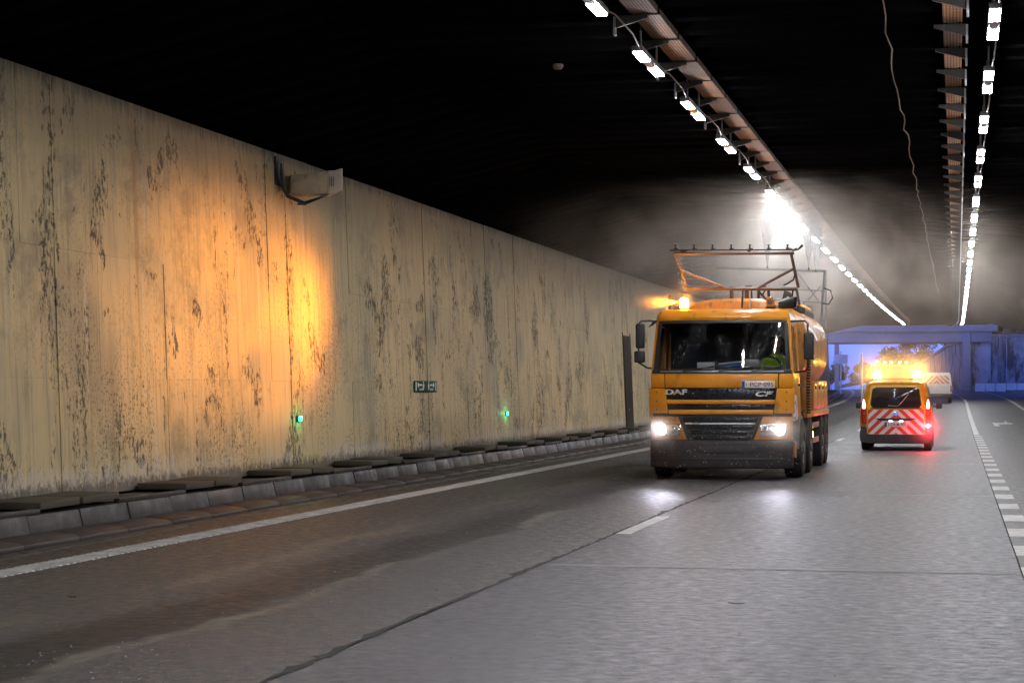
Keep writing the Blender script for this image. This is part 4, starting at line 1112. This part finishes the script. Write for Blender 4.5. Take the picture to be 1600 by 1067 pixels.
for s in (-1, 1):
    poly = [(s*.70,.98),(s*.80,.98),(s*.845,1.02),(s*.80,1.26),(s*.755,1.27),(s*.70,1.10)]
    tl = vplate('tail_lamp', [(s*.705,.66),(s*.825,.66),(s*.840,1.02),(s*.795,1.30),(s*.755,1.31),(s*.710,1.06)], M['red_lens'], van, -.018, .06, .008)
    vplate('lit_lens', [(s*.728,1.03),(s*.802,1.03),(s*.806,1.10),(s*.782,1.25),(s*.760,1.25),(s*.732,1.12)], M['tail_lit'], tl, -.026, .012, .004)
    MB().lathe((s*.77,-.030,.90), (0,-1,0), [(.022,0),(.02,.004),(.004,.006)], 10).obj('reflector', M['amber'], tl)
MB().lathe((.775,-.030,.585), (0,-1,0), [(.058,0),(.05,.012),(.02,.02),(.003,.02)], 20).obj('fog_lamp', M['fog_lit'], van, smooth=True)
fl_ = bpy.data.lights.new('fog_lamp_glow', 'POINT'); fl_.energy = 60; fl_.color = (1,.03,.05); fl_.shadow_soft_size = .05
fo = bpy.data.objects.new('fog_lamp_glow', fl_); COL.objects.link(fo); fo.parent = van; fo.location = (.775,-.16,.585)
MB().loft([[(x, y, z) for x, z in ((-.86,.24),(-.80,.20),(-.62,.18),(-.40,.20),(.40,.20),(.62,.18),(.80,.20),(.86,.24),(.875,.40),(.84,.60),(.72,.60),(.70,.40),(-.70,.40),(-.72,.60),(-.84,.60),(-.875,.40))] for y in (-.05, -.035, .14)]).obj('rear_bumper', M['bumper'], van, bevel=.008, seg=1)
for s in (-1, 1):
    mr = MB().tube([(s*.86,2.55,1.06), (s*.96,2.5,1.07)], .025, 6).obj('mirror_arm', M['dark'], van)
    MB().loft([[(s*.93,2.46,.99),(s*1.09,2.46,1.01),(s*1.09,2.46,1.16),(s*.93,2.46,1.17)], [(s*.95,2.56,1.0),(s*1.07,2.56,1.02),(s*1.07,2.56,1.14),(s*.95,2.56,1.15)]]).obj('mirror', M['dark'], mr, bevel=.02)
    for y0, y1, nm in ((.75,1.55,'side_window'), (1.7,2.5,'side_window')):
        MB().loft([[(s*.838,y0,1.10),(s*.838,y1,1.10),(s*.742,y1-.05,1.56),(s*.742,y0+.05,1.56)], [(s*.848,y0,1.10),(s*.848,y1,1.10),(s*.752,y1-.05,1.56),(s*.752,y0+.05,1.56)]]).obj(nm, M['black_glass'], van)
    wheel(s*.755, .62, .20, van, .315); wheel(s*.755, 3.35, .20, van, .315)
MB().box(-.66,.66,.2,4.0,.17,.36).obj('underbody', M['chassis'], van)
MB().loft([[(-.60,2.78,1.63),(.60,2.78,1.63),(.66,3.30,1.14),(-.66,3.30,1.14)], [(-.60,2.79,1.64),(.60,2.79,1.64),(.66,3.31,1.15),(-.66,3.31,1.15)]]).obj('windscreen', M['black_glass'], van)
lb = MB().box(-.60,.60,.58,.80,1.735,1.775).obj('light_bar', M['dark'], van, bevel=.01)
for x in (-.46, .50):
    b_ = MB().lathe((x,.69,1.775), (0,0,1), [(.085,0),(.09,.09),(.075,.14),(.02,.16)], 20).obj('beacon', M['amber_lit_van'], van, smooth=True)

# ---- white van further ahead
wv = thing('white_van', 'white van far ahead with orange chevron strip across its rear windows', 'van', W(-1.28, 133, 0))
def wring(y, k, zr, zb=.40, rw=.86):
    half = [(.80*k, zb), (.95*k, zb + .1), (.985*k, .9), (.97*k, 1.25), (rw*k, zr - .06), (rw*k*.93, zr), (.0, zr + .01)]
    pts = [(x, y, z) for x, z in half]
    return pts + [(-x, y, z) for x, z in half[:-1]][::-1]
MB().loft([wring(.0,.97,1.93), wring(.06,1.0,1.97), wring(3.4,1.0,1.97), wring(4.1,1.0,1.30,.4,.88), wring(4.9,.9,1.0,.4,.8)]).obj('body', M['white_paint'], wv, smooth=True)
vplate('rear_door', [(-.86,.62),(-.01,.62),(-.01,1.86),(-.80,1.86)], M['white_paint'], wv, -.016, .02, .01)
vplate('rear_door', [(.01,.62),(.86,.62),(.80,1.86),(.01,1.86)], M['white_paint'], wv, -.016, .02, .01)
vplate('chevron_panel', [(-.80,1.27),(.80,1.27),(.76,1.80),(-.76,1.80)], M['chevron_far'], wv, -.024, .006)
vplate('number_plate', [(-.55,.80),(-.08,.80),(-.08,.90),(-.55,.90)], M['plate'], wv, -.026, .008)
vplate('rear_bumper', [(-.97,.36),(.97,.36),(.97,.62),(-.97,.62)], M['bumper'], wv, -.06, .12, .02)
for s in (-1, 1):
    vplate('tail_lamp', [(s*.87,.75),(s*.96,.75),(s*.95,1.15),(s*.87,1.15)], M['red_lens'], wv, -.02, .05, .006)
    vplate('reflective_sheet', [(s*.34-.16,.98),(s*.34+.16,.98),(s*.34+.06,1.18),(s*.34-.10,1.18)], M['sign_white'], wv, -.024, .006)
    mr = MB().box(min(s*1.0,s*1.22), max(s*1.0,s*1.22), 3.0, 3.12, 1.10, 1.42).obj('mirror', M['dark'], wv, bevel=.03)
    wheel(s*.84, .8, .24, wv, .34); wheel(s*.84, 3.9, .24, wv, .34)

# ---- work lorry beyond the van, mostly behind its beacons
wt = thing('work_lorry', 'yellow work lorry far ahead with small amber lamps along its top edge', 'lorry', W(-4.15, 146, 0))
MB().box(-.95,.95,.0,4.4,.75,2.5).obj('load_box', M['yellow'], wt, bevel=.05)
MB().box(-.90,.90,4.5,6.2,.5,2.35).obj('cab', M['yellow'], wt, bevel=.12)
MB().box(-.85,.85,-.03,-.003,1.0,2.35).obj('tail_board', M['orange_dirty'], wt, bevel=.02)
MB().box(-.95,.95,-.08,.02,.45,.70).obj('rear_bumper', M['bumper'], wt, bevel=.02)
ab = MB().box(-.9,.9,.1,.4,2.55,2.72).obj('light_bar', M['dark'], wt, bevel=.03)
for x in (-.75, -.30, .30, .75):
    MB().box(x-.07,x+.07,.05,.095,2.59,2.70).obj('amber_lamp', M['small_amber'], ab, bevel=.01)
for s in (-1, 1):
    wheel(s*.78, 1.0, .26, wt, .40); wheel(s*.78, 5.3, .26, wt, .40)

# ================================================================== BEYOND THE PORTAL
# bridge over the cutting
br = thing('road_bridge', 'pale concrete bridge on slim columns crossing just beyond the tunnel mouth', 'bridge', W(-4, 186, 0))
BZ = rise(186)
MB().box(-16, 9.5, -1.5, 8.0, 6.9 - BZ, 8.0 - BZ).obj('deck', M['bridge'], br)
for i, y_ in enumerate((-1.45, 1.8, 5.0)):
    MB().box(-16, 9.0, y_, y_ + .55, 5.75 - BZ, 6.897 - BZ).obj('girder', M['bridge'], br, bevel=.03)
MB().box(-16, 9.5, -1.9, -1.503, 6.7 - BZ, 8.6 - BZ).obj('parapet', M['bridge'], br, bevel=.03)
for x_ in (-8.6, -4.9):
    MB().box(x_ - .2, x_ + .2, -.6, -.1, -1.5, 5.747 - BZ).obj('column', M['bridge'], br, bevel=.04)
MB().box(6.4, 7.1, -1.7, 7.5, -1.5, 6.897 - BZ).obj('pier', M['bridge'], br, bevel=.05)
MB().box(7.2, 8.9, -.6, 7.5, -1.5, 6.85 - BZ).obj('abutment', M['far_concrete'], br, bevel=.05)
# retaining walls of formed panels along the right side, stepping down into the distance
def retaining(name, label, pts, top_mat=None):
    r = thing(name, label, 'wall', (pts[0][0], pts[0][1], 0))
    o0 = Vector((pts[0][0], pts[0][1], 0))
    for (a, b_) in zip(pts[:-1], pts[1:]):
        A, B_ = Vector(a[:2]), Vector(b_[:2]); L = (B_ - A).length; n = max(1, int(round(L / 3.2)))
        nr = Vector((-(B_ - A).y, (B_ - A).x)).normalized()
        if nr.y > 0: nr = -nr
        for i in range(n):
            t0, t1 = (i + .006) / n, (i + .994) / n
            P, Q = A.lerp(B_, t0), A.lerp(B_, t1); z0 = a[2] + (b_[2]-a[2])*t0; z1 = a[2] + (b_[2]-a[2])*t1
            P -= o0.xy; Q -= o0.xy
            off = nr * random.uniform(0, .05)
            vs = []
            for zz in (0, 1):
                for p_, zt in ((P + off, z0), (Q + off, z1), (Q - nr*.5, z1), (P - nr*.5, z0)):
                    vs.append((p_.x, p_.y, zt if zz else .2))
            MB().hexa(vs).obj('wall_panel', M['far_concrete'], r, bevel=.02, seg=1)
        # coping
        P, Q = A - o0.xy, B_ - o0.xy
        vs = []
        for zz in (.004, .30):
            for p_, zt in ((P + nr*.15, a[2]), (Q + nr*.15, b_[2]), (Q - nr*.6, b_[2]), (P - nr*.6, a[2])): vs.append((p_.x, p_.y, zt + zz))
        MB().hexa(vs).obj('coping', M['bridge'], r)
    return r
retaining('retaining_wall', 'long blue-lit retaining wall under the bridge, its top sloping down into the distance', [(1.6, 199, 6.3), (-.9, 214, 5.9), (-3.6, 236, 4.6), (-8.2, 272, 3.4), (-14, 320, 2.6)])
retaining('retaining_wall', 'blue-lit panelled retaining wall at the right edge beyond the tunnel mouth', [(2.05, 192, 5.7), (2.9, 187, 6.1), (3.1, 186.2, 6.15), (4.5, 189.5, 6.25), (12, 189.5, 6.3), (24, 188, 6.3)])
# white barrier blocks
q = MB(); q.loft([[(x, .0, .0), (x, .48, .0), (x, .42, .14), (x, .34, .72), (x, .14, .72), (x, .06, .14)] for x in (0, .86)])
bm_ = q.mesh('barrier_block', M['barrier'], bevel=.04)
bar = thing('barrier_block', 'x', 'barrier', (0,0,0)); bpy.data.objects.remove(bar)
for i in range(14):
    o = link('barrier_block', bm_, None, (1.55 + .9*i, 180.5 - .12*i, rise(180)))
    o.rotation_euler = (0, 0, -.13)
    where = 'leftmost' if i == 0 else f'{ordinal(i)} from the left'
    tag(o, f'pale barrier block in the row before the right retaining wall, {where}', 'barrier', 'barrier blocks beyond the tunnel mouth')
# sign and pole on the left
sp_ = thing('road_sign', 'small pale rectangular sign on a post at the far left of the tunnel mouth', 'sign', W(-8.6, 176, 0))
MB().tube([(0,0,-.2),(0,0,3.6)], .06, 8).obj('post', M['steel'], sp_)
MB().box(-.6,.6,-.09,-.05,2.5,3.3).obj('sign_plate', M['barrier'], sp_, bevel=.02)
po = thing('marker_post', 'tall slim pale post standing beyond the yellow van', 'post', W(-5.6, 122, 0))
MB().lathe((0,0,-.1), (0,0,1), [(.075,0),(.07,3.2),(.05,3.3),(.02,3.32)], 12).obj('post_body', M['barrier'], po, smooth=True)
MB().lathe((0,0,2.5), (0,0,1), [(.072,0),(.080,.01),(.080,.3),(.072,.31)], 12).obj('reflective_band', M['sign_white'], po)
# embankments
def slope(name, pts, mat_):
    vs = []; fs = []; n = 14; rng = random.Random(9)
    for (a, b_) in pts:
        A, B_ = Vector(a), Vector(b_)
        for k in range(n + 1):
            p = A.lerp(B_, k / n); vs.append((p.x + rng.uniform(-.3,.3), p.y, p.z + (rng.uniform(-.25,.25) if 0 < k < n else 0)))
    for i in range(len(pts) - 1):
        for k in range(n):
            a = i*(n+1) + k; fs.append((a, a+1, a+n+2, a+n+1))
    return tag(MB().add(vs, fs).obj(name, mat_, smooth=True), kind='structure')
slope('embankment', [((2.4,200,6.2),(26,206,12.5)), ((-.4,214,5.8),(20,222,13)), ((-3.2,236,4.5),(14,246,13)), ((-7.8,272,3.3),(8,280,11)), ((-13.6,320,2.5),(2,326,9)), ((-24,400,1.5),(-10,400,7))], M['earth'])
slope('embankment', [((2.2,190.5,5.9),(6,200,9)), ((4.7,190.2,6.2),(8,205,9.5)), ((14,190.2,6.3),(18,208,10)), ((30,189,6.3),(34,210,10))], M['earth'])
slope('embankment', [((-13,178,.8),(-26,176,8)), ((-15,200,.9),(-30,200,9)), ((-19,240,.9),(-36,240,9)), ((-27,300,.8),(-46,300,8)), ((-40,380,.8),(-60,380,8))], M['earth'])
# trees: trunk with limbs, crown of leaf-sized faces
def tree(label, x, y, z, h, rad, seed, leaf='leaf', n=1300, group='trees beyond the tunnel mouth'):
    rng = random.Random(seed)
    r = thing('tree', label, 'tree', (x, y, z), group)
    q = MB(); q.tube([(0,0,-.5),(.05*h*rng.uniform(-1,1),.02*h,.35*h),(.05*h*rng.uniform(-1,1),0,.72*h)], [.035*h,.024*h,.008*h], 8)
    cl = []
    for k in range(9):
        a = rng.uniform(0, 6.28); zz = rng.uniform(.38, .95) * h; rr = rad * rng.uniform(.25, .85) * (1.15 - abs(zz/h - .6))
        c = Vector((rr*math.cos(a), rr*math.sin(a), zz)); cl.append((c, rad * rng.uniform(.28, .5)))
        q.tube([(0,0,.3*h), tuple(c*.55 + Vector((0,0,.16*h))), tuple(c)], [.014*h,.009*h,.004*h], 5)
    q.obj('trunk', M['bark'], r)
    vs = []; fs = []
    for k in range(n):
        c, cr = rng.choice(cl)
        d_ = Vector((rng.gauss(0,1), rng.gauss(0,1), rng.gauss(0,.8))).normalized() * cr * rng.random() ** .4
        p = c + d_; s_ = rng.uniform(.14, .30)
        u = Vector((rng.gauss(0,1), rng.gauss(0,1), rng.gauss(0,1))).normalized(); v = u.orthogonal().normalized()
        o_ = len(vs); vs += [tuple(p - u*s_), tuple(p + v*s_*.5), tuple(p + u*s_), tuple(p - v*s_*.5)]; fs.append((o_, o_+1, o_+2, o_+3))
    me = bpy.data.meshes.new('crown'); me.from_pydata(vs, [], fs); me.materials.append(M[leaf])
    link('crown', me, r)
    return r
T = [(-19.5,262,1.0,5.4,2.4,'low rounded tree at the left of the sky gap under the bridge','leaf'),
     (-18.2,300,1.0,4.2,2.3,'small tree low in the sky gap, between the left column and the post','leaf2'),
     (-14.6,318,1.0,4.0,2.4,'lowest distant tree in the middle of the sky gap','leaf'),
     (-12.4,312,1.2,4.9,2.4,'bushy tree just left of the second bridge column','leaf2'),
     (-10.4,304,1.5,5.8,2.6,'tall broad tree behind the second bridge column','leaf'),
     (-7.8,294,2.4,6.0,2.6,'dull green tree rising just right of the second bridge column','leaf2'),
     (-5.0,284,3.6,6.0,2.6,'tree on the embankment, midway between column and pier','leaf2'),
     (-1.5,270,5.5,5.5,2.6,'tree high on the embankment under the bridge deck','leaf2')]
for i, (x, y, z, h, rr2, lab, lf) in enumerate(T): tree(lab, x, y, z, h, rr2, 20 + i, lf)
for i, (x, y, z, h, lab) in enumerate(((4.2,193,6.6,1.6,'low shrub on top of the right retaining wall near the pier'), (6.6,194,6.9,1.8,'low shrub on top of the right retaining wall, middle'), (9.2,194,7.0,1.7,'low shrub on top of the right retaining wall at the photo edge'))):
    t_ = tree(lab, x, y, z - .3, h, 1.3, 70 + i, 'leaf', 500, 'shrubs on the retaining wall'); t_['category'] = 'shrub'; t_.name = 'shrub'

# ================================================================== SPRAY AND MIST
def volume_mat(name, density_socket_fn, col=(.94,.82,.71), aniso=.25):
    m = bpy.data.materials.new(name); m.use_nodes = True; t = m.node_tree; t.nodes.clear(); g = G(t)
    out = g.n('ShaderNodeOutputMaterial'); v = g.n('ShaderNodeVolumeScatter')
    v.inputs['Color'].default_value = col + (1,); v.inputs['Anisotropy'].default_value = aniso
    g.put(v.inputs['Density'], density_socket_fn(g))
    t.links.new(v.outputs[0], out.inputs['Volume'])
    return m
def gauss(g, x, y, z, c, r):
    t = None
    for v, cc, rr in ((x, c[0], r[0]), (y, c[1], r[1]), (z, c[2], r[2])):
        q_ = g.math('POWER', g.math('DIVIDE', g.math('SUBTRACT', v, cc), rr), 2.0)
        t = q_ if t is None else g.math('ADD', t, q_)
    return g.math('EXPONENT', g.math('MULTIPLY', t, -1.0))
def mist_density(g):
    p = g.pos(); x, y, z = g.sep(p)
    n = g.noise(g.scale(p, (1,.55,1.0)), .42, 5, .62, 1.4)
    puff = g.step(n, .38, .70)
    core = gauss(g, x, y, z, (-3.5, 41.5, 4.9), (1.6, 3.2, 1.5))
    wide = gauss(g, x, y, z, (-4.6, 44.0, 4.2), (3.3, 5.0, 1.5))
    right = gauss(g, x, y, z, (1.6, 54, 4.4), (4.0, 8, 1.4))
    dens = g.math('MULTIPLY', core, g.math('ADD', g.math('MULTIPLY', puff, .32), .10))
    dens = g.math('ADD', dens, g.math('MULTIPLY', wide, g.math('ADD', g.math('MULTIPLY', puff, .24), .012)))
    dens = g.math('ADD', dens, g.math('MULTIPLY', right, g.math('ADD', g.math('MULTIPLY', puff, .036), .001)))
    thin = g.math('MULTIPLY', g.math('MULTIPLY', g.step(y, 40, 50), g.step(y, 120, 80)), g.math('ADD', g.math('MULTIPLY', puff, .0004), .0))
    return g.math('ADD', g.math('MULTIPLY', dens, g.step(y, 36.2, 39)), thin)
M['mist'] = volume_mat('drifting_mist', mist_density)
ms = tag(MB().box(-9.4, 4.9, 36.0, 125, .05, 5.6).obj('spray_mist', M['mist']), 'pale drifting spray mist behind the lorry under the lamps', None, None, 'stuff')
def van_density(g):
    p = g.pos(); x, y, z = g.sep(p)
    dens = 0.0
    for cx, cy, cz, rr, kk in ((VX, VY + .6, 2.0, (1.5, 1.2, .65), .05), (VX - .46, VY + .5, 1.88, (.50, .45, .45), .9), (VX + .50, VY + .5, 1.88, (.50, .45, .45), .9), (VX + .78, VY - .2, .56, (.30, .30, .34), .8)):  # dense puffs added round each lamp to form its halo
        q_ = g.math('MULTIPLY', gauss(g, x, y, z, (cx, cy, cz), rr), kk)
        dens = q_ if dens == 0.0 else g.math('ADD', dens, q_)
    return dens
M['van_mist'] = volume_mat('van_halo_mist', van_density)
tag(MB().box(VX - 2.2, VX + 2.2, VY - 1.3, VY + 2.3, .03, 3.2).obj('halo_mist', M['van_mist']), 'thin mist round the yellow van, thickened at its lamps for halos', None, None, 'stuff')
def splash_density(g):
    p = g.pos(); x, y, z = g.sep(p)
    n = g.noise(p, 1.6, 4, .6, .6)
    a = gauss(g, x, y, z, (LX, LY - .25, .75), (1.5, .45, .42))
    b_ = gauss(g, x, y, z, (LX - .95, LY + .62, 3.0), (.42, .35, .22))
    dens = g.math('ADD', g.math('MULTIPLY', a, .05), g.math('MULTIPLY', b_, .12))
    for sx in (-.97, .97):
        dens = g.math('ADD', dens, g.math('MULTIPLY', gauss(g, x, y, z, (LX + sx, LY - .05, .83), (.27, .30, .24)), 1.5))  # denser mist added at each headlight for its halo
    return g.math('MULTIPLY', dens, g.step(n, .3, .7, .6, 1.3))
M['splash'] = volume_mat('front_splash', splash_density)
tag(MB().box(LX - 2.3, LX + 1.9, LY - 1.5, LY + 1.3, .03, 3.6).obj('splash_mist', M['splash']), 'fine spray round the front of the lorry, thickened at the headlights for halos', None, None, 'stuff')
def jet_material():
    m, t, b_ = nodes('spray_jet'); g = G(t); t.nodes.remove(b_)
    p = g.oco(); x, y, z = g.sep(p)
    n = g.noise(g.scale(p, (14, 14, 1.6)), 1.6, 4, .6)
    f = g.math('MULTIPLY', g.step(n, .25, .75, .15, .75), g.step(z, 1.45, .15, .0, .62))
    tr = g.n('ShaderNodeBsdfTransparent'); df = g.n('ShaderNodeBsdfDiffuse'); tl = g.n('ShaderNodeBsdfTranslucent')
    df.inputs[0].default_value = (.92,.93,.94,1); tl.inputs[0].default_value = (.92,.93,.94,1)
    m1 = g.n('ShaderNodeMixShader'); t.links.new(df.outputs[0], m1.inputs[1]); t.links.new(tl.outputs[0], m1.inputs[2])
    m2 = g.n('ShaderNodeMixShader'); t.links.new(f, m2.inputs[0]); t.links.new(tr.outputs[0], m2.inputs[1]); t.links.new(m1.outputs[0], m2.inputs[2])
    t.links.new(m2.outputs[0], t.nodes['Material Output'].inputs[0])
    return m
M['fan'] = jet_material()
for x_, y_, z_ in NZ:
    for k, sc in enumerate((1.0, .72, .45)):
        q = MB(); q.lathe((0,0,0), (0,0,1), [(.012*sc,0),(.07*sc,.35),(.15*sc,.85),(.21*sc,1.45)], 24)
        if k == 0:
            par = q.obj('spray_jet', M['fan'], None, smooth=True, loc=(LX + x_, LY + y_, z_ + .03))
            tag(par, 'white water jet fanning up from a nozzle of the rear rack', None, None, 'stuff')
        else: q.obj('jet_core', M['fan'], par, smooth=True)
# drops flung off the front rack and round the bumper
vs = []; fs = []; rng = random.Random(4)
def drop(p, r):
    o_ = len(vs); vs.extend([(p[0]+r,p[1],p[2]),(p[0]-r,p[1],p[2]),(p[0],p[1]+r,p[2]),(p[0],p[1]-r,p[2]),(p[0],p[1],p[2]+r*1.6),(p[0],p[1],p[2]-r*1.6)])
    for a, b_ in ((0,2),(2,1),(1,3),(3,0)): fs.extend([(o_+a,o_+b_,o_+4),(o_+b_,o_+a,o_+5)])
for k in range(170):
    t_ = rng.random(); drop((LX - .86 + .20*t_ + rng.gauss(0,.03), LY + .9 + .3*t_, 4.05 - 1.15*t_ + rng.uniform(-.05,.05)), rng.uniform(.003,.008))
for k in range(260):
    drop((LX + rng.uniform(-1.7,1.4), LY - rng.uniform(.1,.9), max(.02, rng.gauss(.55,.3))), rng.uniform(.002,.006))
for k in range(150):
    drop((LX - .95 - abs(rng.gauss(0,.25)), LY + .8 + rng.gauss(0,.15), 2.9 + rng.gauss(0,.12)), rng.uniform(.003,.007))
me = bpy.data.meshes.new('water_drops'); me.from_pydata(vs, [], fs); me.materials.append(mat('water_drops', (.75,.76,.78), .1, spec=.8))
tag(link('water_drops', me), 'small bright water drops flying off the lorry', None, None, 'stuff')
